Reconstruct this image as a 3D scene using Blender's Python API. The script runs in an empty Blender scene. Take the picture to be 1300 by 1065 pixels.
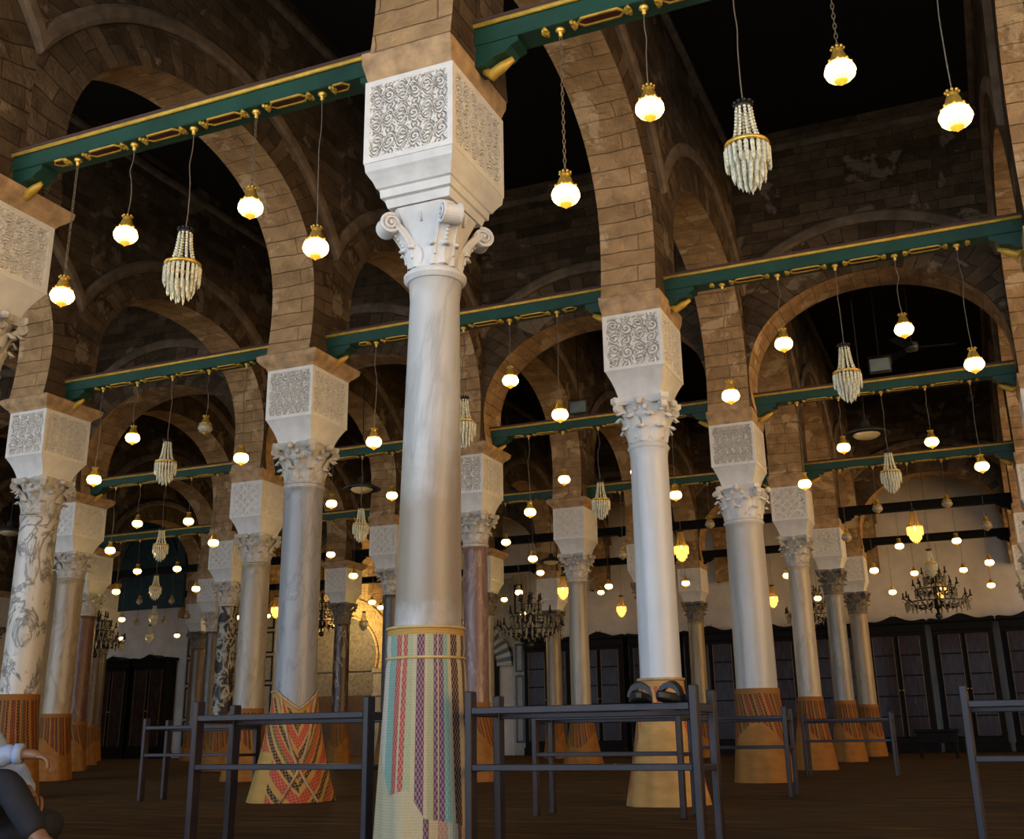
import bpy, math, random
import numpy as np
from mathutils import Vector, Matrix
random.seed(7)
PI = math.pi
SC = bpy.context.scene
COL = SC.collection
E = 0.504                                   # height of the lens above the floor
RX = {3: 3.94, 2: .84, 1: -2.26, 0: -5.44, -1: -8.545, -2: -11.645, -3: -14.74, -4: -17.84, -5: -20.94}
KY = {-2: .85, -1: 4.47, 0: 8.09, 1: 11.70, 2: 15.24, 3: 18.84, 4: 22.3}
WALLY = 25.75

# ------------------------------------------------------------------ mesh helper
class MB:
    def __init__(s): s.v = []; s.f = []; s.uv = []
    def add(s, vs, fs, uvs=None):
        o = len(s.v); s.v += [tuple(map(float, p)) for p in vs]
        for i, f in enumerate(fs):
            s.f.append([o + k for k in f]); s.uv.append(uvs[i] if uvs else None)
        return s
    def loft(s, rings, closed=True, cap0=True, cap1=True, uv=False):
        n = len(rings[0]); vs = [p for r in rings for p in r]; fs = []; us = []
        m = n if closed else n - 1
        for a in range(len(rings) - 1):
            for b in range(m):
                c = (b + 1) % n
                fs.append((a*n+b, a*n+c, (a+1)*n+c, (a+1)*n+b))
                us.append([(b/m, a/(len(rings)-1)), ((b+1)/m, a/(len(rings)-1)), ((b+1)/m, (a+1)/(len(rings)-1)), (b/m, (a+1)/(len(rings)-1))])
        if cap0: fs.append(tuple(range(n))[::-1]); us.append([(0, 0)]*n)
        if cap1: fs.append(tuple((len(rings)-1)*n + i for i in range(n))); us.append([(0, 0)]*n)
        return s.add(vs, fs, us)
    def box(s, c, d, rz=0, bev=0.0, tilt=None):
        x, y, z = d[0]/2, d[1]/2, d[2]/2
        M = Matrix.Rotation(rz, 3, 'Z')
        if tilt: M = tilt
        if bev <= 0:
            vs = [(i*x, j*y, k*z) for k in (-1, 1) for i, j in ((-1, -1), (1, -1), (1, 1), (-1, 1))]
            vs = [tuple(M @ Vector(p) + Vector(c)) for p in vs]
            return s.add(vs, [(3, 2, 1, 0), (4, 5, 6, 7), (0, 1, 5, 4), (1, 2, 6, 5), (2, 3, 7, 6), (3, 0, 4, 7)])
        b = min(bev, x*.9, y*.9, z*.9); rs = []
        def ring(px, py, z0, bb):
            return [(-px+bb, -py, z0), (px-bb, -py, z0), (px, -py+bb, z0), (px, py-bb, z0), (px-bb, py, z0), (-px+bb, py, z0), (-px, py-bb, z0), (-px, -py+bb, z0)]
        rs = [ring(x-b, y-b, -z, b*.4), ring(x, y, -z+b, b), ring(x, y, z-b, b), ring(x-b, y-b, z, b*.4)]
        rs = [[tuple(M @ Vector(p) + Vector(c)) for p in r] for r in rs]
        return s.loft(rs)
    def rects(s, secs, cx=0, cy=0):                     # stack of rectangles (z, wx, wy)
        return s.loft([[(cx-a/2, cy-b/2, z), (cx+a/2, cy-b/2, z), (cx+a/2, cy+b/2, z), (cx-a/2, cy+b/2, z)] for z, a, b in secs])
    def lathe(s, prof, n=24, c=(0, 0, 0), cap=True, fn=None):
        rs = []
        for r, z in prof:
            ring = []
            for i in range(n):
                t = 2*PI*i/n; rr = r*(fn(t, z) if fn else 1)
                ring.append((c[0]+rr*math.cos(t), c[1]+rr*math.sin(t), c[2]+z))
            rs.append(ring)
        return s.loft(rs, True, cap, cap)
    def tube(s, path, r, n=6, cap=True):
        P = [Vector(p) for p in path]; rs = []; up = None
        for i, p in enumerate(P):
            t = (P[min(i+1, len(P)-1)] - P[max(i-1, 0)]).normalized()
            if up is None: up = Vector((0, 0, 1)) if abs(t.z) < .9 else Vector((1, 0, 0))
            a = t.cross(up); a = a.normalized() if a.length > 1e-6 else t.orthogonal().normalized()
            b = a.cross(t).normalized(); up = b
            q = r[i] if isinstance(r, (list, tuple)) else r
            rs.append([tuple(p + a*(q*math.cos(2*PI*k/n)) + b*(q*math.sin(2*PI*k/n))) for k in range(n)])
        return s.loft(rs, True, cap, cap)
    def ball(s, c, r, n=8, m=5, sz=1.0):
        prof = [(r*math.sin(PI*i/m)+1e-5, -r*sz*math.cos(PI*i/m)) for i in range(m+1)]
        return s.lathe(prof, n, c)
    def prism(s, pts, y0, y1, ax='Y'):                  # polygon in XZ extruded along Y (or in YZ along X)
        f = (lambda a, b, d: (a, d, b)) if ax == 'Y' else (lambda a, b, d: (d, a, b))
        return s.loft([[f(a, b, y0) for a, b in pts], [f(a, b, y1) for a, b in pts]])
    def mesh(s, name, mat, smooth=False):
        me = bpy.data.meshes.new(name); me.from_pydata(s.v, [], s.f)
        if any(u is not None for u in s.uv):
            ul = me.uv_layers.new(name='UVMap'); fl = []
            for f, u in zip(s.f, s.uv):
                for p in (u or [(0, 0)]*len(f)): fl += [p[0], p[1]]
            ul.data.foreach_set('uv', fl)
        if mat: me.materials.append(mat)
        if smooth: me.polygons.foreach_set('use_smooth', [True]*len(me.polygons))
        me.update()
        return me
def put(name, me, parent=None, loc=(0, 0, 0), rz=0):
    o = bpy.data.objects.new(name, me); COL.objects.link(o)
    o.location = loc; o.rotation_euler.z = rz
    if parent: o.parent = parent
    return o
def part(name, mb, mat, parent, smooth=False, loc=(0, 0, 0)):
    me = mb.mesh(name, mat, smooth) if isinstance(mb, MB) else mb
    return put(name, me, parent, loc)
def fixn(o):
    import bmesh
    bm = bmesh.new(); bm.from_mesh(o.data); bmesh.ops.recalc_face_normals(bm, faces=bm.faces); bm.to_mesh(o.data); bm.free(); return o
LABELS = {}
def tag(o, label, cat, group=None):
    n = len(label.replace(',', ' ').split())
    assert 4 <= n <= 16, (n, label)
    o['label'] = label; o['category'] = cat
    if group: o['group'] = group
    LABELS.setdefault(label, []).append(o.name)
    return o
def thing(name, loc, label, cat, group=None, rz=0):
    o = bpy.data.objects.new(name, None); COL.objects.link(o); o.location = loc; o.rotation_euler.z = rz
    o.empty_display_size = .1
    return tag(o, label, cat, group)
def struct(name, mb, mat, smooth=False):
    o = put(name, mb.mesh(name, mat, smooth)); fixn(o); o['kind'] = 'structure'; return o
def dup_child(root, src):
    for ch in src:
        c = ch.copy(); COL.objects.link(c); c.parent = root
        for g in ch.children:
            d = g.copy(); COL.objects.link(d); d.parent = c

# ------------------------------------------------------------------ materials
class NT:
    def __init__(s, name):
        s.m = bpy.data.materials.new(name); s.m.use_nodes = True; s.t = s.m.node_tree; s.n = s.t.nodes; s.l = s.t.links
        s.b = s.n['Principled BSDF']; s.co = s.n.new('ShaderNodeTexCoord')
    def node(s, t, **k):
        q = s.n.new('ShaderNode'+t)
        for a, b in k.items():
            if a.startswith('i_'):
                key = a[2:].replace('_', ' '); q.inputs[key].default_value = b
            else: setattr(q, a, b)
        return q
    def link(s, a, b): s.l.new(a, b)
    def noise(s, vec, scale, detail=4, dist=0.0, rough=.55):
        q = s.node('TexNoise', i_Scale=scale, i_Detail=detail, i_Distortion=dist, i_Roughness=rough)
        if vec is not None: s.link(vec, q.inputs['Vector'])
        return q.outputs['Fac']
    def ramp(s, fac, stops, mode='LINEAR'):
        q = s.n.new('ShaderNodeValToRGB'); cr = q.color_ramp; cr.interpolation = mode
        while len(cr.elements) > 1: cr.elements.remove(cr.elements[-1])
        for i, (p, c) in enumerate(stops):
            e = cr.elements[0] if i == 0 else cr.elements.new(p)
            e.position = p; e.color = (c[0], c[1], c[2], 1) if not isinstance(c, (int, float)) else (c, c, c, 1)
        s.link(fac, q.inputs['Fac']); return q.outputs['Color']
    def math(s, op, a, b=None):
        q = s.node('Math', operation=op)
        for i, x in enumerate((a, b)):
            if x is None: continue
            if isinstance(x, (int, float)): q.inputs[i].default_value = x
            else: s.link(x, q.inputs[i])
        return q.outputs[0]
    def mix(s, fac, a, b, mode='MIX'):
        q = s.node('Mix', data_type='RGBA', blend_type=mode)
        for i, x in ((0, fac), (6, a), (7, b)):
            if isinstance(x, (int, float)): q.inputs[i].default_value = x
            elif isinstance(x, (tuple, list)): q.inputs[i].default_value = (x[0], x[1], x[2], 1)
            else: s.link(x, q.inputs[i])
        return q.outputs[2]
    def mapping(s, vec, scale=(1, 1, 1), rot=(0, 0, 0), loc=(0, 0, 0)):
        q = s.n.new('ShaderNodeMapping'); s.link(vec, q.inputs['Vector'])
        q.inputs['Scale'].default_value = scale; q.inputs['Rotation'].default_value = rot; q.inputs['Location'].default_value = loc
        return q.outputs['Vector']
    def sep(s, vec):
        q = s.n.new('ShaderNodeSeparateXYZ'); s.link(vec, q.inputs[0]); return q.outputs
    def bump(s, h, strength=.4, dist=.01):
        q = s.node('Bump', i_Strength=strength, i_Distance=dist); s.link(h, q.inputs['Height']); s.link(q.outputs['Normal'], s.b.inputs['Normal'])
    def done(s, color=None, rough=.6, metal=0.0, spec=None):
        if color is not None:
            if isinstance(color, (tuple, list)): s.b.inputs['Base Color'].default_value = (*color[:3], 1)
            else: s.link(color, s.b.inputs['Base Color'])
        s.b.inputs['Roughness'].default_value = rough; s.b.inputs['Metallic'].default_value = metal
        if spec is not None: s.b.inputs['Specular IOR Level'].default_value = spec
        return s.m
def plain(name, c, rough=.6, metal=0.0, var=.25, scale=9.0, bump=0.0):
    t = NT(name); v = t.noise(t.co.outputs['Object'], scale)
    d = tuple(x*(1-var) for x in c); h = tuple(min(1, x*(1+var)) for x in c)
    if bump: t.bump(v, bump, .01)
    return t.done(t.ramp(v, [(.3, d), (.7, h)]), rough, metal)
def emit(name, c, strength):
    t = NT(name); t.b.inputs['Emission Color'].default_value = (*c, 1); t.b.inputs['Emission Strength'].default_value = strength
    return t.done(c, .4)
def stone_wall(name, c1, c2, mortar, plaster, rh=.15, bw=.46, coord='UV', patch=.60):
    t = NT(name); uv = t.co.outputs[coord]
    wob = t.node('TexNoise', i_Scale=2.2, i_Detail=3); t.link(uv, wob.inputs['Vector'])
    w = t.node('VectorMath', operation='MULTIPLY_ADD'); t.link(wob.outputs['Color'], w.inputs[0]); w.inputs[1].default_value = (.12, .07, .0); t.link(uv, w.inputs[2])
    br = t.node('TexBrick', offset=.5, i_Scale=1.0, i_Mortar_Size=.005, i_Mortar_Smooth=.8, i_Bias=.0, i_Brick_Width=bw, i_Row_Height=rh)
    br.inputs['Color1'].default_value = (*c1, 1); br.inputs['Color2'].default_value = (*c2, 1); br.inputs['Mortar'].default_value = (*mortar, 1)
    t.link(w.outputs[0], br.inputs['Vector'])
    n1 = t.noise(uv, 5.5, 6, .6); n2 = t.noise(uv, 2.1, 6, .4, .62); n3 = t.noise(uv, 30, 3)
    c = t.mix(t.ramp(n1, [(.32, 0.0), (.7, 1.0)]), t.mix(.45, br.outputs['Color'], (0, 0, 0)), br.outputs['Color'])
    c = t.mix(t.ramp(n2, [(patch, 0.0), (patch+.035, .75)]), c, plaster)
    hgt = t.math('ADD', t.math('MULTIPLY', br.outputs['Fac'], -.55), t.math('ADD', t.math('MULTIPLY', n1, 1.4), t.math('MULTIPLY', n3, .5)))
    t.bump(hgt, 1.0, .025)
    return t.done(c, .85, 0, .2)
def marble(name, base, vein, scale=3.0, lo=.47, hi=.53, stretch=(1, 1, .35), stain=None, rough=.35, dist=1.6, streak=False):
    t = NT(name); ob = t.mapping(t.co.outputs['Object'], stretch, (.3, .25, .1))
    n = t.noise(ob, scale, 9, dist, .6)
    q = t.math('ABSOLUTE', t.math('SUBTRACT', n, .5))
    if streak: c = t.ramp(n, [(.3, vein), (.55, base), (.75, tuple(x*.85 for x in base))])
    else: c = t.ramp(q, [(0.0, vein), (hi-.5+.012, base), (.3, tuple(min(1, x*1.06) for x in base))])
    n2 = t.noise(t.co.outputs['Object'], 1.7, 5, .5)
    c = t.mix(t.ramp(n2, [(.35, 0.0), (.7, .5)]), c, tuple(x*.72 for x in base))
    if stain:
        sx, sy, sz = t.sep(t.co.outputs['Object'])
        f = t.math('ADD', sz, t.math('MULTIPLY', t.noise(t.co.outputs['Object'], 3.0, 5), 1.1))
        c = t.mix(t.ramp(t.math('MULTIPLY', f, .3), [(stain[1], .0), (stain[1]+.08, .85), (stain[2], .85), (stain[2]+.12, 0.0)]), c, stain[0])
    t.bump(t.noise(t.co.outputs['Object'], 25, 5), .12, .01)
    return t.done(c, rough)
def mat_straw(name, kind, a=(.42, .03, .03), b=(.03, .02, .02), ochre=(.50, .24, .055), seed=0.0):
    """woven reed matting; UV u runs round the shaft (.5 faces the visitor), v up the mat"""
    t = NT(name); uv = t.co.outputs['UV']; u, v, _ = t.sep(uv)
    w1 = t.node('TexWave', wave_type='BANDS', bands_direction='X', i_Scale=48.0, i_Distortion=.4); t.link(uv, w1.inputs[0])
    w2 = t.node('TexWave', wave_type='BANDS', bands_direction='Y', i_Scale=26.0, i_Distortion=.5); t.link(uv, w2.inputs[0])
    weave = t.math('MULTIPLY', w1.outputs['Fac'], w2.outputs['Fac'])
    nz = t.noise(uv, 9, 4)
    straw = t.ramp(nz, [(.3, tuple(x*.8 for x in ochre)), (.7, tuple(min(1, x*1.2) for x in ochre))])
    straw = t.mix(t.math('MULTIPLY', w2.outputs['Fac'], .25), straw, tuple(x*.6 for x in ochre))
    ck = t.node('TexChecker', i_Scale=1.0); ck.inputs['Color1'].default_value = (1, 1, 1, 1); ck.inputs['Color2'].default_value = (0, 0, 0, 1)
    if kind == 'stripes':
        t.link(t.mapping(uv, (150, 62, 1)), ck.inputs[0])
        cream = (.58, .50, .31); gr = (.42, .47, .28); pu = (.16, .05, .13); rd = (.52, .07, .07); te = (.20, .42, .36); dk = (.06, .012, .025); lt = (.66, .60, .5)
        fr = [(0, lt), (.05, te), (.13, rd), (.2, cream), (.215, rd), (.27, gr), (.34, cream), (.38, pu), (.48, cream), (.52, gr), (.59, pu), (.64, cream), (.65, pu), (.71, te), (.76, cream), (.8, dk), (.88, cream), (.94, dk), (.985, cream)]
        st = [(0, cream)] + [(.5 + math.asin(max(-1, min(1, 2*f-1)))/(2*PI), c) for f, c in fr]
        c = t.ramp(u, st, 'CONSTANT')
        c = t.mix(t.math('MULTIPLY', ck.outputs['Fac'], .42), c, cream)
        edge = t.ramp(u, [(0, .3), (.27, .50), (.36, .27), (.44, .30), (.5, .18), (.6, .16), (.75, .1), (1, .1)])
        m = t.math('GREATER_THAN', v, edge)
        low = t.ramp(u, [(0, cream), (.49, cream), (.495, pu), (.513, cream), (.545, (.5, .25, .16)), (.575, cream), (.61, pu), (.63, cream), (.64, (.55, .35, .25)), (.67, cream), (.7, dk), (.74, cream)], 'CONSTANT')
        c = t.mix(m, t.mix(t.math('MULTIPLY', ck.outputs['Fac'], .35), low, cream), c)
        rim = t.math('GREATER_THAN', v, .965); c = t.mix(rim, c, (.55, .33, .09))
    else:
        if kind == 'cross':
            d1 = t.math('ADD', t.math('MULTIPLY', u, 2.6), t.math('MULTIPLY', v, 1.0)); d2 = t.math('SUBTRACT', t.math('MULTIPLY', u, 2.6), t.math('MULTIPLY', v, 1.0))
            side = t.math('GREATER_THAN', u, .53); q = t.math('ADD', t.math('MULTIPLY', side, d2), t.math('MULTIPLY', t.math('SUBTRACT', 1.0, side), d1))
        else: q = t.math('ADD', t.math('MULTIPLY', u, 4.3), t.math('ADD', t.math('MULTIPLY', v, .25 if kind == 'band' else .7), seed))
        fr = t.math('FRACT', t.math('MULTIPLY', q, 1.6))
        c = t.ramp(fr, [(0, ochre), (.08, a), (.3, ochre), (.36, b), (.5, ochre), (.58, (.05, .12, .06)), (.66, a), (.8, ochre), (.84, b), (.95, ochre)], 'CONSTANT')
        t.link(t.mapping(uv, (110, 46, 1), (0, 0, .5)), ck.inputs[0])
        c = t.mix(t.math('MULTIPLY', ck.outputs['Fac'], .5), c, straw)
        lim = t.math('ADD', .50 if kind != 'drape' else .84, t.math('MULTIPLY', t.math('SINE', t.math('ADD', t.math('MULTIPLY', u, 6.28*2), seed*9)), .13))
        if kind == 'cross': lim = t.math('ADD', t.math('MULTIPLY', t.math('LESS_THAN', u, .40), .45), 0.0)
        if kind == 'drape': lim = t.math('SUBTRACT', lim, t.math('MULTIPLY', t.math('GREATER_THAN', t.math('ABSOLUTE', t.math('SUBTRACT', u, .49)), t.math('SUBTRACT', .2, t.math('MULTIPLY', v, .1))), .8))
        c = t.mix(t.math('GREATER_THAN', v, lim), straw, c)
        rim = t.math('GREATER_THAN', v, .94); c = t.mix(rim, c, tuple(x*.85 for x in ochre))
    t.bump(t.math('ADD', weave, nz), .5, .006)
    return t.done(c, .75, 0, .25)

M = {}
M['stone'] = stone_wall('coursed tan stone', (.62, .40, .205), (.48, .30, .145), (.36, .225, .115), (.70, .52, .31), .14, .7, patch=.57)
M['stone_shaded'] = stone_wall('weathered brown stone', (.185, .13, .08), (.08, .054, .032), (.08, .056, .035), (.27, .21, .145), .125, .36, patch=.58)  # wall faces: darker copy of the tan stone, shade painted into its colour
M['hood'] = plain('moulded stone', (.17, .125, .085), .85, 0, .4, 6, .4)
M['cornice'] = plain('rough honey stone', (.46, .30, .16), .85, 0, .35, 11, .7)
M['plaster'] = plain('grey limewash', (.74, .68, .62), .9, 0, .12, 2.5, .1)
M['plaster_white'] = plain('white carved plaster', (.80, .78, .74), .8, 0, .06, 14, .1)
M['impost_grey'] = plain('smooth white stone', (.72, .71, .69), .7, 0, .1, 10, .15)
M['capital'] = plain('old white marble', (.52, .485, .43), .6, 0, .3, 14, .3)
M['capital_dark'] = plain('dark grey-brown marble', (.17, .15, .12), .6, 0, .4, 14, .3)  # darker marble for the far capitals and the niche back
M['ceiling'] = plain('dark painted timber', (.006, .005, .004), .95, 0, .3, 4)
M['green'] = plain('green gloss paint', (.012, .062, .040), .45, 0, .25, 5)
M['gold'] = plain('gilded moulding', (.66, .42, .06), .4, .2, .25, 12)
M['maroon'] = plain('maroon paint', (.07, .008, .010), .5, 0, .2, 8)
M['capboard'] = plain('brown board', (.075, .035, .028), .7, 0, .3, 8)
M['black_beam'] = plain('black painted iron', (.007, .008, .0075), .7, 0, .3, 8)
M['black_beam'].node_tree.nodes['Principled BSDF'].inputs['Specular IOR Level'].default_value = .12
M['wire'] = plain('tarnished wire', (.20, .16, .11), .5, .5, .2, 30)
M['brass'] = plain('brass filigree', (.85, .52, .10), .32, .7, .25, 60, .4)
t = NT('lit glass bowl'); sx_, sy_, sz_ = t.sep(t.co.outputs['Object'])
f_ = t.math('ABSOLUTE', t.math('SINE', t.math('MULTIPLY', t.math('ARCTAN2', sy_, sx_), 7.0)))
f_ = t.math('MULTIPLY', t.ramp(f_, [(.1, .12), (.45, 1.0)]), t.ramp(t.math('MULTIPLY', sz_, -10.0), [(.05, .08), (.22, 1.0), (.7, 1.0), (.85, .25)]))
t.b.inputs['Emission Color'].default_value = (1.0, .66, .22, 1); t.link(t.math('MULTIPLY', f_, 15.0), t.b.inputs['Emission Strength']); M['bowl'] = t.done((.9, .6, .2), .3)
M['boss'] = emit('amber boss', (1.0, .42, .03), 1.1)
M['bowl_off'] = plain('clear cut glass', (.42, .36, .26), .15, 0, .3, 40)
M['crystal'] = plain('cut crystal', (.84, .76, .56), .12, 0, .35, 70)
_c = M['crystal'].node_tree.nodes['Principled BSDF']; _c.inputs['Emission Color'].default_value = (1, .8, .45, 1); _c.inputs['Emission Strength'].default_value = .0
M['crystal_lit'] = emit('crystal with lit bulb behind', (1.0, .62, .13), 1.5)
M['bulb'] = emit('small bulb', (1.0, .78, .42), 6.0)
M['enamel'] = plain('grey enamel', (.05, .058, .055), .4, 0, .2, 10)
M['reflector'] = plain('cream reflector', (.62, .5, .3), .5, 0, .1, 10)
M['iron'] = plain('blackened iron', (.028, .026, .022), .4, .4, .4, 20)
M['old_crystal'] = plain('dusty crystal', (.30, .27, .19), .15, 0, .5, 50)
M['rail'] = plain('varnished dark wood', (.028, .021, .026), .35, 0, .3, 10)
M['rail'].node_tree.nodes['Principled BSDF'].inputs['Specular IOR Level'].default_value = .3
M['cabinet'] = plain('ebonised wood', (.006, .005, .0045), .55, 0, .4, 8)
M['cabinet'].node_tree.nodes['Principled BSDF'].inputs['Specular IOR Level'].default_value = .12
M['cab_line'] = plain('gilt glazing bar', (.16, .10, .045), .45, .2, .3, 20)
t = NT('old glass panes'); u_, v_, _ = t.sep(t.co.outputs['Object'])
cc = t.ramp(t.noise(t.mapping(t.co.outputs['Object'], (9, 1, 2.2)), 2.2, 3), [(.3, (.010, .012, .014)), (.55, (.035, .016, .014)), (.75, (.035, .042, .055))]); M['pane'] = t.done(cc, .22, 0, .12)
t = NT('reed floor matting'); ob = t.mapping(t.co.outputs['Object'], (.35, 3.5, 1)); n = t.noise(ob, 2.4, 6, .3)
cc = t.ramp(n, [(.32, (.018, .010, .006)), (.46, (.12, .065, .020)), (.55, (.04, .018, .010)), (.68, (.22, .125, .035)), (.78, (.035, .02, .012))]); t.bump(n, .2, .01); M['floor'] = t.done(cc, .8, 0, .15)
M['court'] = plain('sunlit court paving', (.52, .51, .49), .9, 0, .1, 1.0)
M['stucco'] = None
t = NT('carved yellow stucco'); ob = t.co.outputs['Object']
vo = t.node('TexVoronoi', feature='DISTANCE_TO_EDGE', i_Scale=13.0); t.link(ob, vo.inputs['Vector'])
cc = t.ramp(t.noise(ob, 5, 4), [(.3, (.62, .44, .19)), (.7, (.78, .60, .30))]); t.bump(vo.outputs['Distance'], 1.0, .05); M['stucco'] = t.done(cc, .8)
M['black_marble'] = plain('black marble', (.008, .008, .009), .3, 0, .2, 10)
M['cream_marble'] = marble('cream marble', (.40, .37, .29), (.25, .22, .16), 4.0)
M['teal'] = plain('dark teal paint', (.012, .040, .048), .5, 0, .4, 6, .3)
M['red_wood'] = plain('old brown boards', (.09, .05, .025), .6, 0, .3, 6)
M['sandal'] = plain('black rubber', (.012, .014, .018), .45, 0, .3, 20)
M['flood'] = plain('pale floodlight glass', (.30, .36, .36), .2, 0, .2, 6)

S = {}
S[(1, -1)] = marble('grey-white marble with tan stain', (.60, .59, .565), (.43, .42, .40), 1.6, hi=.52, stain=((.30, .235, .16), .42, .62), dist=.6)
S[(1, 0)] = marble('blue-white streaked marble', (.70, .72, .74), (.42, .42, .42), 5.5, stretch=(1, 1, .06), streak=True, dist=.5)
S[(1, 1)] = marble('grey streaked marble', (.52, .50, .465), (.26, .24, .215), 5.0, stretch=(1, 1, .08), streak=True, dist=.5)
S[(1, 2)] = marble('cream marble shaft', (.50, .43, .33), (.38, .32, .24), 2.5, dist=.6)
S[(1, 3)] = marble('dull grey marble shaft', (.29, .265, .225), (.20, .18, .15), 3.0, dist=.8)
S[(1, 4)] = marble('beige marble shaft', (.34, .275, .19), (.25, .19, .13), 3.0, dist=.8)
S[(0, -1)] = S[(1, 3)]
S[(0, 0)] = marble('grey granite', (.31, .315, .33), (.21, .215, .22), 6.0, stretch=(1, 1, .3), dist=.6)
S[(0, 1)] = marble('purple-brown breccia', (.20, .11, .10), (.34, .26, .22), 3.5, hi=.53, dist=1.2)
S[(0, 2)] = marble('pale marble with dark streaks', (.38, .33, .25), (.13, .115, .09), 5.0, stretch=(1, 1, .12), streak=True, dist=1.0)
S[(0, 3)] = S[(1, 4)]
S[(0, 4)] = marble('yellowed marble', (.30, .24, .14), (.21, .155, .08), 4.0, stretch=(1, 1, .2), dist=.8)
S[(-1, 0)] = marble('white marble with bold black veins', (.66, .62, .55), (.03, .03, .033), 1.9, hi=.538, stretch=(1, 1, .8), dist=2.6)
S[(-1, 1)] = marble('grey-beige marble shaft', (.40, .35, .27), (.28, .24, .18), 3.0, dist=.8)
S[(-1, 2)] = marble('dark grey granite', (.10, .095, .095), (.055, .05, .05), 6.0)
S[(-1, 3)] = S[(1, 3)]
S[(-1, 4)] = marble('honey marble', (.30, .245, .165), (.22, .17, .11), 3.0)
S[(-2, 1)] = marble('mottled beige marble', (.44, .36, .255), (.30, .215, .14), 4.0, hi=.56, dist=.8)
S[(-2, 2)] = marble('black marble with cream veins', (.010, .011, .011), (.60, .56, .44), 2.4, hi=.55, stretch=(1, 1, .8), dist=2.2, rough=.55)
S[(-2, 3)] = marble('red-brown breccia', (.055, .028, .022), (.42, .34, .24), 3.0, hi=.516, dist=2.4)
S[(-2, 4)] = S[(-1, 4)]
S[(-3, 2)] = marble('dark red marble', (.12, .045, .03), (.2, .12, .09), 4.0, dist=1.0)
S[(-3, 3)] = marble('dark brown granite', (.09, .07, .055), (.15, .12, .1), 7.0)
S[(-3, 4)] = S[(1, 3)]
S[(-4, 3)] = S[(-3, 3)]
S[(-4, 4)] = marble('brown marble', (.12, .078, .048), (.18, .12, .078), 3.0)
S[(-5, 3)] = S[(-1, 1)]; S[(-5, 4)] = S[(-3, 3)]
for k in range(-1, 5): S[(2, k)] = S[(1, 2)]

# ------------------------------------------------------------------ setting: floor, ceiling, arcaded walls
ZB, TOP = 3.79, 7.05
b = MB().box((-7.75, 12.2, -.1), (33.7, 27.6, .2)); struct('floor', b, M['floor'])
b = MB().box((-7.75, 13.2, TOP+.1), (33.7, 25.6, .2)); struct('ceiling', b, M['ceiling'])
b = MB().box((-7.75, -16.7, -.26), (60, 30, .2)); struct('courtyard_ground', b, M['court'])

def arch_curve(a, zc, bb, n, half, s_low, hc, hr):
    """intrados points and the matching points on the outer ring"""
    I = []; d = (zc-ZB)/math.sqrt(max(1e-4, 1-s_low/a))
    low = 7
    for i in range(low):
        z = ZB+(zc-ZB)*i/low; I.append((-a*(1-((zc-z)/d)**2), z))
    N = 44
    for i in range(N+1):
        th = PI*(1-i/N); c, s = math.cos(th), math.sin(th)
        I.append((a*math.copysign(abs(c)**(2/n), c), zc+bb*abs(s)**(2/n)))
    for i in range(low-1, -1, -1):
        z = ZB+(zc-ZB)*i/low; I.append((a*(1-((zc-z)/d)**2), z))
    O = []
    for i, (y, z) in enumerate(I):
        if z <= zc+1e-6 and abs(y) > .5*a: O.append((math.copysign(half, y), z)); continue
        dy, dz = y, z-zc; L = math.hypot(dy, dz); dy /= L; dz /= L
        k = zc-hc; B = dz*k; t = -B+math.sqrt(B*B-k*k+hr*hr)
        oy, oz = dy*t, zc+dz*t
        if abs(oy) > half: q = half/abs(dy); oy, oz = math.copysign(half, dy), zc+dz*q
        O.append((oy, oz))
    return I, O
LONG = dict(a=1.50, zc=3.75+E, bb=1.18, n=2.25, s_low=1.455, hc=3.18+E, hr=2.24)
CROSS = dict(a=1.32, zc=3.62+E, bb=1.05, n=2.1, s_low=1.29, hc=3.40+E, hr=1.95)
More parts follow.
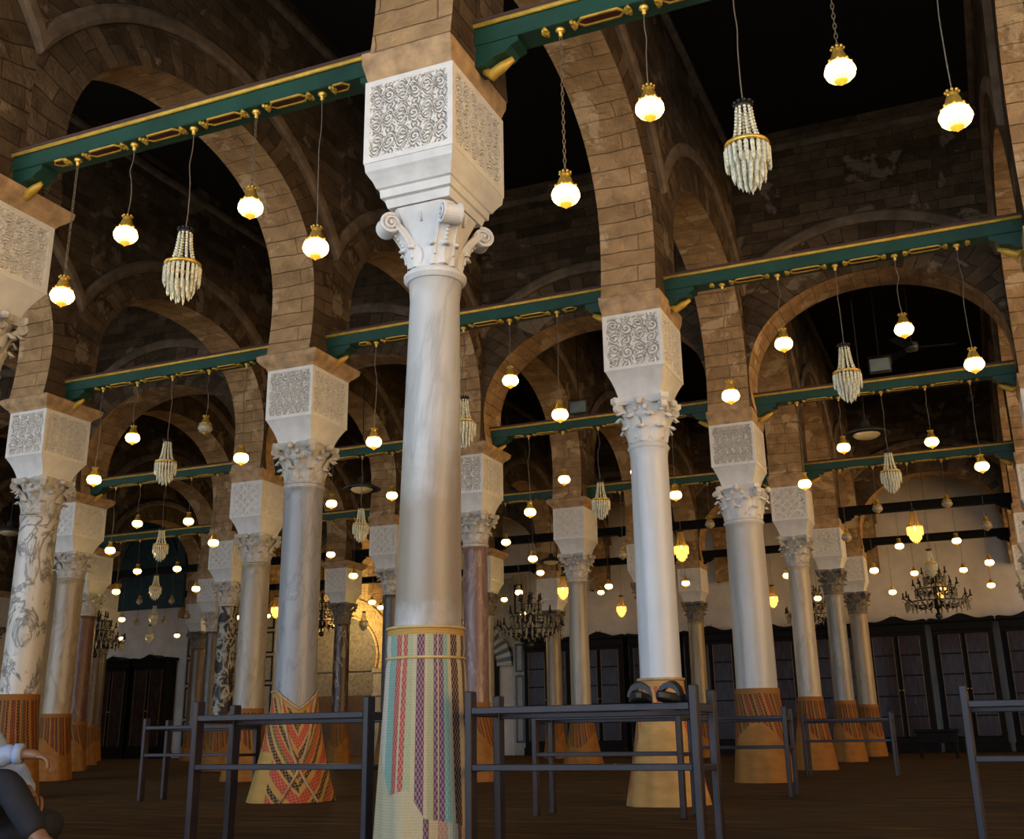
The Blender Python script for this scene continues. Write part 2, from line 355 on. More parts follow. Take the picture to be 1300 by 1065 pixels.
def arcade(mb_sof, mb_face, c0, c1, th, fr, prm, hood=None):
    """one arched bay between c0 and c1; fr(s, across, z) gives the 3-D point"""
    half = (c1-c0)/2; mid = (c0+c1)/2
    p = dict(prm); sc = half/(1.81 if prm is LONG else 1.55); p['a'] *= sc; p['s_low'] *= sc
    I, O = arch_curve(half=half, **p)
    L = [0]
    for i in range(1, len(I)): L.append(L[-1]+math.hypot(I[i][0]-I[i-1][0], I[i][1]-I[i-1][1]))
    n = len(I); off = mid*1.37
    vs = [fr(mid+y, s*th/2, z) for y, z in I for s in (-1, 1)]
    mb_sof.add(vs, [(2*i, 2*i+1, 2*i+3, 2*i+2) for i in range(n-1)],
               [[(off-th/2, L[i]), (off+th/2, L[i]), (off+th/2, L[i+1]), (off-th/2, L[i+1])] for i in range(n-1)])
    for s in (-1, 1):
        vs = [fr(mid+y, s*th/2, z) for y, z in I]+[fr(mid+y, s*th/2, z) for y, z in O]
        dd = [math.hypot(O[i][0]-I[i][0], O[i][1]-I[i][1]) for i in range(n)]
        mb_face.add(vs, [(i, i+1, n+i+1, n+i) for i in range(n-1)],
                    [[(off, L[i]), (off, L[i+1]), (off+dd[i+1], L[i+1]), (off+dd[i], L[i])] for i in range(n-1)])
        T = [q for q in range(n) if O[q][1] > p['zc']+.05]
        lo, hi = T[0], T[-1]
        vs = []; fs = []; us = []
        for i in range(lo, hi):
            (y0, z0), (y1, z1) = O[i], O[i+1]
            if abs(y1-y0) < 1e-6: continue
            k = len(vs)
            vs += [fr(mid+y0, s*th/2, z0), fr(mid+y1, s*th/2, z1), fr(mid+y1, s*th/2, TOP), fr(mid+y0, s*th/2, TOP)]
            fs.append((k, k+1, k+2, k+3)); us.append([(mid+y0, z0), (mid+y1, z1), (mid+y1, TOP), (mid+y0, TOP)])
        mb_face.add(vs, fs, us)
        if hood is not None:
            m0 = math.acos(min(1, half/p['hr']))-.085; rings = []
            for i in range(33):
                a = m0+(PI-2*m0)*i/32; r1, r0 = p['hr'], p['hr']-.13
                w = th/2+.055
                P = lambda r, w_: fr(mid-max(-half, min(half, r*math.cos(a))), s*w_, p['hc']+r*math.sin(a))
                rings.append([P(r0, th/2-.01), P(r0, w-.02), P(r0+.03, w), P(r1-.03, w), P(r1, w-.02), P(r1, th/2-.01)])
            hood.loft(rings)
WALLN = {3: 'wall_right_end', 2: 'wall_right', 1: 'wall_centre_right', 0: 'wall_centre', -1: 'wall_centre_left', -2: 'wall_left', -3: 'wall_outer_left', -4: 'wall_far_left', -5: 'wall_left_end'}
ks = sorted(KY); tn = 1
TH = .45
for r in (2, 1, 0, -1, -2, -3, -4, -5):
    sof, face, hood = MB(), MB(), MB(); fr = lambda s, a, z: (RX[r]+a, s, z)
    ys = [KY[k] for k in ks]+[WALLY]
    for c0, c1 in zip(ys[:-1], ys[1:]): arcade(sof, face, c0, c1, TH, fr, LONG, hood)
    o = struct(WALLN[r], sof, M['stone']); o2 = put('wall_face', face.mesh('wall_face', M['stone_shaded']), o); fixn(o2)
    for s in (-1, 1): hood.box((RX[r]+s*(TH/2+.02), (KY[-2]+WALLY)/2, 6.86), (.07, WALLY-KY[-2], .09), bev=.02)
    struct('trim_%d' % tn, hood, M['hood']); tn += 1
xs = [RX[r] for r in (-5, -4, -3, -2, -1, 0, 1, 2, 3)]
for k, nm in ((-2, 'wall_front'), (1, 'wall_cross'), (4, 'wall_cross_back')):
    sof, face, hood = MB(), MB(), MB(); fr = lambda s, a, z: (s, KY[k]+a, z)
    for c0, c1 in zip(xs[:-1], xs[1:]):
        arcade(sof, face, c0, c1, .5, fr, CROSS, hood)
    o = struct(nm, sof, M['stone']); o2 = put('wall_face', face.mesh('wall_face', M['stone_shaded']), o); fixn(o2)
    for s in (-1, 1): hood.box(((xs[0]+xs[-1])/2, KY[k]+s*(.25+.02), 6.83), (xs[-1]-xs[0], .07, .08), bev=.02)
    struct('trim_%d' % tn, hood, M['hood']); tn += 1
b = MB().box((-7.75, WALLY+.1, 3.5), (33.7, .2, 7.1)); struct('wall_back', b, M['plaster'])
b = MB().box((-24.5, 13, 3.5), (.2, 25.6, 7.1)); struct('wall_left_side', b, M['plaster'])

# ------------------------------------------------------------------ columns
def smooth(a, b_, x):
    t_ = np.clip((x-a)/(b_-a), 0, 1); return t_*t_*(3-2*t_)
def pat_scroll(u, v, n, rot=0.0):
    u, v = u+.018*np.sin(2*PI*v*2.3+1), v+.018*np.sin(2*PI*u*1.9)
    us = np.abs(u-.5)*2 if n % 2 else u
    cu, cv = us*n/ (2 if n % 2 else 1), v*n
    cv = cv + .5*(np.floor(cu) % 2)
    i, j = np.floor(cu), np.floor(cv); x, y = cu-i-.5, cv-j-.5
    s = np.where((i+j) % 2 == 0, 1.0, -1.0)
    r = np.hypot(x, y); th = np.arctan2(y, x)
    sp = np.cos(s*th+2*PI*r/.27+rot)
    lf = np.cos(6*th+4*np.sin(9*r))*.5
    h = np.where(r < .47, sp, lf+.3*np.cos(cu*9)*np.cos(cv*9))
    h = smooth(-.62, -.22, h)
    k = max(1, n//2)
    for ph in (0, PI):                                   # broad interlaced vine stems over the scrolls
        d = np.abs(((v*k) % 1)-.5-.33*np.sin(2*PI*u*k+ph))/k
        h = np.where(d < .016, 1.0, np.where(d < .028, 0.0, h))
    return h
def pat_lattice(u, v, n):
    d = [u, v, (u+v)*.7071, (u-v)*.7071]; h = np.zeros_like(u)
    for q in d[2:]: h = np.maximum(h, 1-smooth(.10, .22, np.abs((q*n*1.2) % 1-.5)))
    star = np.cos(u*n*2*PI)*np.cos(v*n*2*PI)
    h = np.maximum(h, smooth(.25, .6, np.abs(star))*.8)
    h = np.maximum(h, 1-smooth(.06, .14, np.abs(np.abs(star)-.12)))
    return h
def pat_star(u, v):
    x, y = (u-.5)*2, (v-.5)*2; r = np.hypot(x, y); th = np.arctan2(y, x)
    ring = smooth(-.2, .3, np.cos(8*th+6*r)*np.cos(22*r))
    tile = pat_lattice(u, v, 6)
    return np.where(r < .5, ring, tile)
def block_mesh(wx, wy, z0, z1, pats, res, mat):
    mb = MB(); hx, hy, H = wx/2, wy/2, z1-z0
    faces = [((-hx, -hy), (1, 0), wx, (0, -1)), ((hx, -hy), (0, 1), wy, (1, 0)), ((hx, hy), (-1, 0), wx, (0, 1)), ((-hx, hy), (0, -1), wy, (-1, 0))]
    for fi, (o, d, w, nrm) in enumerate(faces):
        g = np.linspace(0, 1, res); U, V = np.meshgrid(g, g)
        mu, mv = .065, .065*w/H
        iu, iv = (U-mu)/(1-2*mu), (V-mv)/(1-2*mv)
        inside = smooth(-.015, .015, np.minimum(np.minimum(iu, 1-iu), np.minimum(iv, 1-iv)))
        p = pats[fi % 2](np.clip(iu, 0, 1), np.clip(iv, 0, 1))
        depth = inside*(.003+.021*(1-p))
        # outer arris stays sharp: no recess on the border
        vs = []
        for a in range(res):
            for c in range(res):
                q = depth[a, c]; s = U[a, c]*w
                vs.append((o[0]+d[0]*s-nrm[0]*q, o[1]+d[1]*s-nrm[1]*q, z0+V[a, c]*H))
        mb.add(vs, [(a*res+c, a*res+c+1, (a+1)*res+c+1, (a+1)*res+c) for a in range(res-1) for c in range(res-1)])
    mb.add([(-hx, -hy, z0), (hx, -hy, z0), (hx, hy, z0), (-hx, hy, z0)], [(3, 2, 1, 0)])
    mb.add([(-hx, -hy, z1), (hx, -hy, z1), (hx, hy, z1), (-hx, hy, z1)], [(0, 1, 2, 3)])
    return mb.mesh('impost_block', mat)
P_SC = {n: (lambda u, v, n=n: pat_scroll(u, v, n)) for n in (3, 4, 5, 6)}
P_LA = {n: (lambda u, v, n=n: pat_lattice(u, v, n)) for n in (3, 4, 5)}
BW, BD, BZ0, BZ1 = .48, .60, 3.193, 3.654
BLK = {
 'main': block_mesh(.49, .62, BZ0, BZ1, (P_SC[6], P_SC[6]), 150, M['plaster_white']),
 'scroll': block_mesh(BW, BD, BZ0, BZ1, (P_SC[4], P_SC[5]), 96, M['plaster_white']),
 'fine': block_mesh(BW, BD, BZ0, BZ1, (P_SC[6], P_SC[6]), 96, M['plaster_white']),
 'lattice': block_mesh(BW, BD, BZ0, BZ1, (P_LA[4], P_LA[4]), 60, M['plaster_white']),
 'star': block_mesh(BW, BD, BZ0, BZ1, (lambda u, v: pat_star(u, v), P_LA[5]), 60, M['plaster_white']),
}
def imp_mesh():
    secs = []
    for i in range(9):
        t_ = i/8; k = (1-t_)**1.0; s = math.sin(t_*PI/2)
        w = .34+(BW-.01-.34)*(t_**1.5 if t_ < 1 else 1); d = .37+(BD-.01-.37)*(t_**1.5)
        secs.append((2.985+(BZ0-2.985)*t_, w, d))
    return MB().rects(secs).mesh('impost', M['impost_grey'])
IMP = imp_mesh()
IMP_MAIN = MB().rects([(2.99, .34, .38), (3.03, .36, .41), (3.035, .385, .45), (3.075, .39, .46), (3.08, .41, .49), (3.11, .43, .53), (3.135, .46, .57), (3.15, .475, .60), (3.193, .485, .61)]).mesh('impost', M['impost_grey'])
COR = {'flush': MB().rects([(BZ1, .47, .60), (3.70, .485, .64), (3.74, .50, .68), (ZB+.01, .50, .70)]).mesh('springer_stone', M['cornice']),
       'flare': MB().rects([(BZ1, .49, .61), (3.675, .50, .64), (3.70, .56, .70), (3.735, .62, .76), (3.775, .63, .77), (ZB+.005, .56, .72)]).mesh('springer_stone', M['cornice'])}
def leaf(mb, ang, r0, z0, h, w, out, thick=.012, n=7, curl=1.0):
    ca, sa = math.cos(ang), math.sin(ang); rows = []
    for i in range(n+1):
        t_ = i/n
        rr = r0+out*(t_**2.2)+(.018*curl*math.sin(min(1, max(0, (t_-.7)/.3))*PI/2))
        zz = z0+h*(t_ if t_ < .82 else .82+(.18*math.sin((t_-.82)/.18*PI)*.5)-.10*(t_-.82)/.18*curl)
        ww = w*(.62+.55*math.sin(min(1, t_*1.15)*PI*.8))*(1-.55*max(0, t_-.7)/.3)
        rows.append((rr, zz, ww))
    for side in (0, 1):
        pass
    vs = []
    for rr, zz, ww in rows:
        for c_, lift in ((-1, -.006), (-.5, .006), (0, .012), (.5, .006), (1, -.006)):
            a_, b_ = rr+lift, c_*ww/2
            vs.append((a_*ca-b_*sa, a_*sa+b_*ca, zz))
    m = len(vs)
    vs += [(v_[0]-ca*thick, v_[1]-sa*thick, v_[2]-.004) for v_ in vs]
    fs = []
    for i in range(n):
        for c_ in range(4):
            q = (i*5+c_, i*5+c_+1, (i+1)*5+c_+1, (i+1)*5+c_)
            fs.append(q); fs.append(tuple(m+k for k in q[::-1]))
        for c_ in (0, 4):
            a_, b_ = i*5+c_, (i+1)*5+c_; fs.append((a_, b_, m+b_, m+a_))
    for c_ in range(4): fs.append((n*5+c_, n*5+c_+1, m+n*5+c_+1, m+n*5+c_))
    mb.add(vs, fs)
def volute(mb, ang, rc, zc_, R, w, turns=2.2):
    """scroll whose axis is square to the diagonal direction ang"""
    ca, sa = math.cos(ang), math.sin(ang)
    f = lambda a_, z, s: ((rc+a_)*ca-s*sa, (rc+a_)*sa+s*ca, zc_+z)
    n = 22
    mb.loft([[f(R*.93*math.cos(2*PI*i/n), R*.93*math.sin(2*PI*i/n), s) for i in range(n)] for s in (-w/2*.8, w/2*.8)])
    for s in (-1, 1):
        path = []; rr = []
        for i in range(34):
            t_ = i/33; a_ = PI*.6-t_*turns*2*PI; r = R*(1-.82*t_)
            path.append(f(r*math.cos(a_), r*math.sin(a_), s*w/2*(.8+.35*t_))); rr.append(R*.17*(1-.5*t_))
        mb.tube(path, rr, 6)
        mb.ball(f(0, 0, s*w/2*1.1), R*.2, 8, 4)
def abacus(mb, z0, z1, hw, cut=.035, dip=.06):
    pts = []
    for s in range(4):
        a_ = s*PI/2-PI/2
        for i in range(9):
            q = -1+2*i/8; x = q*(hw-cut*.0); y = hw-dip*(1-q*q)
            if i in (0, 8): x = math.copysign(hw-cut, q)
            pts.append((x*math.cos(a_+PI/2)-(-y)*math.sin(a_+PI/2), x*math.sin(a_+PI/2)+(-y)*math.cos(a_+PI/2)))
    k = lambda f_, z: [(x*f_, y*f_, z) for x, y in pts]
    mb.loft([k(.93, z0), k(1, z0+(z1-z0)*.35), k(1, z1)])
CAPC = {}
def capital(r, mat, kind):
    key = (round(r, 2), mat.name, kind)
    if key in CAPC: return CAPC[key]
    mb = MB(); z0, z1 = 2.645, 2.985; H = z1-z0
    if kind == 'volute':
        mb.lathe([(r*.98, z0-.03), (r+.02, z0-.025), (r+.036, z0-.005), (r+.036, z0+.01), (r+.02, z0+.028), (r+.002, z0+.032), (r*.99, z0+.06)], 32)
        rs = []
        for i in range(11):                              # bell passing from a circle to a square
            t_ = i/10; ring = []
            for j in range(40):
                a_ = 2*PI*j/40; c_, s_ = math.cos(a_), math.sin(a_); sq = 1/max(abs(c_), abs(s_))
                m_ = t_**1.6; rad = (r*.97)*(1-t_**1.4)+(.165)*(t_**1.4); rad *= (1-m_)+m_*min(sq, 1.25)
                ring.append((rad*c_, rad*s_*(1+.1*m_), z0+.05+(H-.05)*t_))
            rs.append(ring)
        mb.loft(rs)
        for q in range(4):
            a_ = PI/4+q*PI/2
            ca, sa = math.cos(a_), math.sin(a_); path = []
            for i in range(12):                          # rising stem of each scroll
                t_ = i/11; path.append((r*.98+.005+.115*(t_**1.8), z0+.09+.20*t_-.02*t_**3))
            w = .105
            rings = [[((p+d1)*ca-s*sa, (p+d1)*sa+s*ca, z+d2) for d1, d2, s in ((-.02, .0, -w/2), (.012, -.012, -w/2*.9), (.02, -.016, 0), (.012, -.012, w/2*.9), (-.02, .0, w/2), (-.03, .006, 0))] for p, z in path]
            mb.loft(rings)
            for e in (-1, 1): mb.tube([((p+.012)*ca-e*w*.45*sa, (p+.012)*sa+e*w*.45*ca, z-.006) for p, z in path], .009, 6)
            for i in range(9):
                p, z = path[1+i]; mb.ball((p*ca+.018*ca, p*sa+.018*sa, z-.018), .011, 6, 4)
            volute(mb, a_, r+.122, z0+.255, .054, .10)
        for q in range(4):
            a_ = q*PI/2
            for e in (-1, 1): leaf(mb, a_+e*PI/8, r+.006, z0+.035, .13, .075, .022, .014)
            leaf(mb, a_+PI/4, r+.012, z0+.04, .12, .09, .03, .014)
            for i in range(6): mb.ball(((.163+.0008*i)*math.cos(a_), (.163+.0008*i)*math.sin(a_), z0+.265+.011*i), .009, 6, 4)
    else:
        mb.lathe([(r*.98, z0-.055), (r+.012, z0-.05), (r+.022, z0-.035), (r+.012, z0-.018), (r, z0-.014), (r+.008, z0-.004), (r, z0+.004)], 28)
        mb.lathe([(r*.97, z0), (r*.98, z0+H*.35), (r*1.05, z0+H*.6), (r*1.2, z0+H*.8), (r*1.36, z0+H*.9), (r*1.3, z1-.02)], 24)
        n1 = 8
        for i in range(n1):
            leaf(mb, 2*PI*i/n1, r+.004, z0+.0, H*.42, .105, .05, curl=1.2)
            leaf(mb, 2*PI*(i+.5)/n1, r+.004, z0+H*.1, H*.62, .10, .075, curl=1.2)
        for q in range(4):
            a_ = PI/4+q*PI/2
            mb.tube([((r+.0+.12*t_**1.5)*math.cos(a_), (r+.12*t_**1.5)*math.sin(a_), z0+H*.45+H*.40*t_) for t_ in np.linspace(0, 1, 8)], [.022]*8, 6)
            volute(mb, a_, r+.105, z0+H*.80, .036, .05, 1.7)
            leaf(mb, a_, r+.02, z0+H*.35, H*.42, .07, .075, curl=1.4)
            mb.ball(((r*1.32+.03)*math.cos(q*PI/2), (r*1.32+.03)*math.sin(q*PI/2), z1-.03), .032, 8, 5)
            for e in (-1, 1):
                aa = q*PI/2+e*.22; volute(mb, aa, r*1.18, z0+H*.78, .026, .03, 1.4)
        abacus(mb, z1-.045, z1+.012, .235, .05, .05)
    me = mb.mesh('capital', mat, False); CAPC[key] = me
    import bmesh
    bm = bmesh.new(); bm.from_mesh(me); bmesh.ops.recalc_face_normals(bm, faces=bm.faces); bm.to_mesh(me); bm.free()
    return me
def shaft_mesh(rt, rb, mat, flute=False):
    n = 40; z0, z1 = .18, 2.63; rs = []
    for i in range(25):
        t_ = i/24; r = rb+(rt-rb)*(t_**1.25); z = z0+(z1-z0)*t_
        if i == 24: r += .012
        if i == 0: r += .02
        rs.append([(r*math.cos(2*PI*j/n), r*math.sin(2*PI*j/n), z) for j in range(n)])
    return MB().loft(rs).mesh('shaft', mat, True)
def base_mesh(rb, mat):
    return MB().lathe([(rb+.004, 0), (rb+.010, .02), (rb+.010, .06), (rb+.003, .08), (rb+.003, .13), (rb+.008, .15), (rb+.004, .175), (rb-.004, .19)], 32).mesh('base', mat)

# (row, k): top radius, bottom radius, block, springer, capital stone, capital kind, mat top, mat material, mat flare, phrase, column label
CD = {
 (1, -1): (.120, .161, 'main', 'flush', 'impost_grey', 'volute', .95, 'stripes', .202, 'tall central column', 'tall central grey-white column with scrolled volute capital, nearest the viewer'),
 (1, 0): (.145, .155, 'scroll', 'flush', 'impost_grey', 'leaf', .86, 'drape', .27, 'blue-white column right of centre', 'blue-white streaked column right of centre, behind the rail with the sandals'),
 (1, 1): (.195, .215, 'fine', 'flush', 'impost_grey', 'leaf', .90, 'herring', .27, 'thick pale column with figured capital', 'thick grey streaked column with figured capital, third back in the right-hand row'),
 (1, 2): (.14, .155, 'lattice', 'flush', 'capital', 'leaf', .90, 'band', .25, 'cream column behind the thick pale one', 'smooth cream column, fourth back in the right-hand row'),
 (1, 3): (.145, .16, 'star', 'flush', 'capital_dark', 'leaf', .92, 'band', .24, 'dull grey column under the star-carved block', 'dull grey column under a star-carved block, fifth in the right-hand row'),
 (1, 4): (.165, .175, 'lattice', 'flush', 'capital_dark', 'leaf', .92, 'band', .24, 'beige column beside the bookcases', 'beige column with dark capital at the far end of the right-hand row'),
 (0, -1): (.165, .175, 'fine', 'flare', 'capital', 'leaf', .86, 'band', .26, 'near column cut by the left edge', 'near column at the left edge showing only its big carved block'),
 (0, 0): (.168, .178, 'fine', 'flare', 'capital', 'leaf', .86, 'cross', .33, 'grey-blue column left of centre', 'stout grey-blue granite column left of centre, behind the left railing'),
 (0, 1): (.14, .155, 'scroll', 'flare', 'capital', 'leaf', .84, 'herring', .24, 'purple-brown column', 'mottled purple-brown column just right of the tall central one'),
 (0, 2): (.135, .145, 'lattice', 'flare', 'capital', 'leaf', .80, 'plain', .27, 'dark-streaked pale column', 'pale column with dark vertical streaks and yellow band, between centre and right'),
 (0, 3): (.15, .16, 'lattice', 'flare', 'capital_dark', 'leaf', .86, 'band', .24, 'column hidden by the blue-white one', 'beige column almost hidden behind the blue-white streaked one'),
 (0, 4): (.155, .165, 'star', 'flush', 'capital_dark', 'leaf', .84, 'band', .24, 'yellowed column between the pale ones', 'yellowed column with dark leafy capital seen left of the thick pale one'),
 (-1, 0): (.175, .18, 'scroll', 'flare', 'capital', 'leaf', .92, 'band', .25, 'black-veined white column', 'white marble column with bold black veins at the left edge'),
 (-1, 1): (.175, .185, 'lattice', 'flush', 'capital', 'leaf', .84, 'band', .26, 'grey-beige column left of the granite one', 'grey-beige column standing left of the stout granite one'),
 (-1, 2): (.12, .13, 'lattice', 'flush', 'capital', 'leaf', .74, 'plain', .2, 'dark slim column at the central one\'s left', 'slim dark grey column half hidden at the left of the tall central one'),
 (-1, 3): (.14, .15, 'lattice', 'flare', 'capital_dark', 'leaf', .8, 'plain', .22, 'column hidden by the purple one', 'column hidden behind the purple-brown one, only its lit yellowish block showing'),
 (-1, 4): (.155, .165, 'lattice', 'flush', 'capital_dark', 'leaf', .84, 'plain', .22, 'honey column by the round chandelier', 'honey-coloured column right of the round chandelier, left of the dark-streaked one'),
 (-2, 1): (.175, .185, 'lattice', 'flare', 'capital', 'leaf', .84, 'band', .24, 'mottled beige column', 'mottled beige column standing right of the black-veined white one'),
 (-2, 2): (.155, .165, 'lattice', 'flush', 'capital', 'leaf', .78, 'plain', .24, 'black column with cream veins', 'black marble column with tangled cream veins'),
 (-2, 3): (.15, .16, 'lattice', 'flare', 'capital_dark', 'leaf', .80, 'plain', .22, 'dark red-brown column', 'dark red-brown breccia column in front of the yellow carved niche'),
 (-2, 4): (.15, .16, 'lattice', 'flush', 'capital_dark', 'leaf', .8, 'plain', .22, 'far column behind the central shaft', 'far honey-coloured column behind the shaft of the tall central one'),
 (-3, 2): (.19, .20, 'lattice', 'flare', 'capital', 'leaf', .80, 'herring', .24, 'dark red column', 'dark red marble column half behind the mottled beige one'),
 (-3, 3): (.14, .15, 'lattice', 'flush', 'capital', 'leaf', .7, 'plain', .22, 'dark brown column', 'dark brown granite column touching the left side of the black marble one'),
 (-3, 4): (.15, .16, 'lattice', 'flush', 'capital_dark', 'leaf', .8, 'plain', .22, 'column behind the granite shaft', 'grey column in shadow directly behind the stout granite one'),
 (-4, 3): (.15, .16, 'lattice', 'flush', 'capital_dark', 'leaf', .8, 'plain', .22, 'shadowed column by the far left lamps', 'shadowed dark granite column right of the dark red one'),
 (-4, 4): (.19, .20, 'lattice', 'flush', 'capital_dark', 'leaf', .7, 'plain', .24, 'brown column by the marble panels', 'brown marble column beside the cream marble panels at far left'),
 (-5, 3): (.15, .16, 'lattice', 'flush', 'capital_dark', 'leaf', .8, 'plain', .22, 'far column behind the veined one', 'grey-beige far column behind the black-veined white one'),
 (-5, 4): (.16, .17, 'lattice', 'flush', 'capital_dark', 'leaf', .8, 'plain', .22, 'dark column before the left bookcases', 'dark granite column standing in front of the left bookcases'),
}
WORDS = {-1: 'nearest', 0: 'second', 1: 'third', 2: 'fourth', 3: 'fifth', 4: 'farthest'}
for k in range(-1, 5):
    _w = 'standing just outside the right edge' if k < 1 else 'cut by the right edge of the view'
    CD[(2, k)] = (.15, .16, 'lattice', 'flush', 'capital', 'leaf', .86, 'band', .25, '%s column along the right edge' % WORDS[k], 'cream column %s, %s along its row' % (_w, WORDS[k]))
MATM = {
 'stripes': mat_straw('striped cream straw', 'stripes'),
 'drape': mat_straw('ochre straw with red flaps', 'drape', (.55, .06, .06), (.10, .03, .03), (.62, .36, .12)),
 'herring': mat_straw('herringbone red and ochre straw', 'herring', (.19, .025, .025), (.035, .018, .012), (.33, .15, .035), .2),
 'band': mat_straw('ochre straw with dark red bands', 'band', (.13, .018, .012), (.025, .010, .010), (.34, .14, .028), .37),
 'plain': mat_straw('plain ochre straw', 'band', (.17, .05, .018), (.05, .02, .01), (.30, .13, .028), .6),
 'cross': mat_straw('crossed red and green straw', 'cross', (.50, .05, .05), (.03, .02, .03), (.55, .32, .09), .1),
}
MSH = {}
def mat_wrap(r, top, flare, kind, face, seed):
    """a reed mat wound round the foot of a shaft; its seam is turned away from the visitor"""
    rnd = random.Random(seed); n = 72; m = 22; mb = MB(); ph = rnd.random()*6
    outer, inner = [], []
    for i in range(m+1):
        v = i/m; ro, ri = [], []
        for j in range(n+1):
            u = j/n; a = face-PI+2*PI*u
            h = top
            if kind == 'cross': h = top*(1-.17*max(0, 1-abs(u-.53)/.17)+.0)
            base = r+.010
            if kind == 'stripes': rr = base+(flare-base)*max(0, (1-v)-.05)**.9*.95+.01*(1-v)
            else: rr = base+(flare+.03-base)*(1-v)**1.35
            rr += .010*(1-v)*math.sin(a*5+ph)+.006*(1-v)*math.sin(a*11+ph*2+v*3)
            if kind in ('stripes',) and .835 < v < .90: rr -= .005
            if u > .93: rr += .006
            z = h*v+.004
            ro.append((rr*math.cos(a), rr*math.sin(a), z)); ri.append(((rr-.009)*math.cos(a), (rr-.009)*math.sin(a), z))
        outer.append(ro); inner.append(ri)
    for rings, flip in ((outer, False), (inner, True)):
        vs = [p for q in rings for p in q]; fs = []; us = []; k = n+1
        for a in range(m):
            for c in range(n):
                f = (a*k+c, a*k+c+1, (a+1)*k+c+1, (a+1)*k+c); w = [(c/n, a/m), ((c+1)/n, a/m), ((c+1)/n, (a+1)/m), (c/n, (a+1)/m)]
                fs.append(f[::-1] if flip else f); us.append(w[::-1] if flip else w)
        mb.add(vs, fs, us)
    vs = outer[-1]+inner[-1]; k = n+1                      # rolled upper hem
    mb.add(vs, [(c, c+1, k+c+1, k+c) for c in range(n)], [[(c/n, .99)]*4 for c in range(n)])
    return mb, outer
for (r, k), (rt, rb, blk, cor, cst, ck, mtop, mk, fl, nick, lab) in CD.items():
    X, Y = RX[r]-(.03 if blk == 'main' else 0), KY[k]
    c = thing('stone_column', (X, Y, 0), lab, 'column', 'columns of the prayer hall')
    put('base', base_mesh(rb, M['capital']), c, (-.035 if blk == 'main' else 0, 0, 0))
    sh_ = put('shaft', shaft_mesh(rt, rb, S[(r, k)]), c); lean = .015 if blk == 'main' else 0
    sh_.rotation_euler.y = lean; sh_.location.x = -2.6*math.sin(lean)
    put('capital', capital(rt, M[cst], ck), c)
    put('impost', IMP_MAIN if blk == 'main' else IMP, c)
    put('impost_block', BLK[blk], c)
    put('springer_stone', COR[cor], c)
    face = math.atan2(-Y, -X)
    mb, outer = mat_wrap(rb, mtop, fl, mk, face, r*31+k)
    mt = thing('woven_mat', (X-2.2*math.sin(lean), Y, 0), {'stripes': 'cream straw mat with purple, red and teal stripes round the %s', 'drape': 'ochre straw mat with red flaps round the %s', 'cross': 'crossed red and green straw mat round the %s', 'herring': 'herringbone ochre straw mat round the %s', 'band': 'ochre straw mat with dark bands round the %s', 'plain': 'plain ochre straw mat round the %s'}[mk] % nick, 'mat', 'straw mats round the columns')
    part('matting', mb, MATM[mk], mt, True)
    if (r, k) in ((1, -1), (0, 0), (1, 0)):
        rp = MB()
        if mk == 'stripes':
            for v in (.875, 1.0):
                q = outer[int(round(v*22))]; rp.tube([(x*1.02, y*1.02, z) for x, y, z in q], .0065, 6)
            nm = 'tie_rope'
        else:
            rp.tube([(x*1.02, y*1.02, z) for x, y, z in outer[-1]], .011, 6); nm = 'plaited_hem'
            if mk == 'cross':
                for s in (-1, 1):
                    pth = []
                    for i in range(23):
                        q = (.53+s*.20*abs((22-i)/22-.35))*72; j = int(q); A_, B_ = Vector(outer[22-i][j]), Vector(outer[22-i][j+1]); x, y, z = A_.lerp(B_, q-j); pth.append((x*1.03, y*1.03, z))
                    rp.tube(pth, .011, 6)
        part(nm, rp, M['cornice'] if mk != 'stripes' else plain('straw rope', (.62, .45, .17), .8), mt, True)

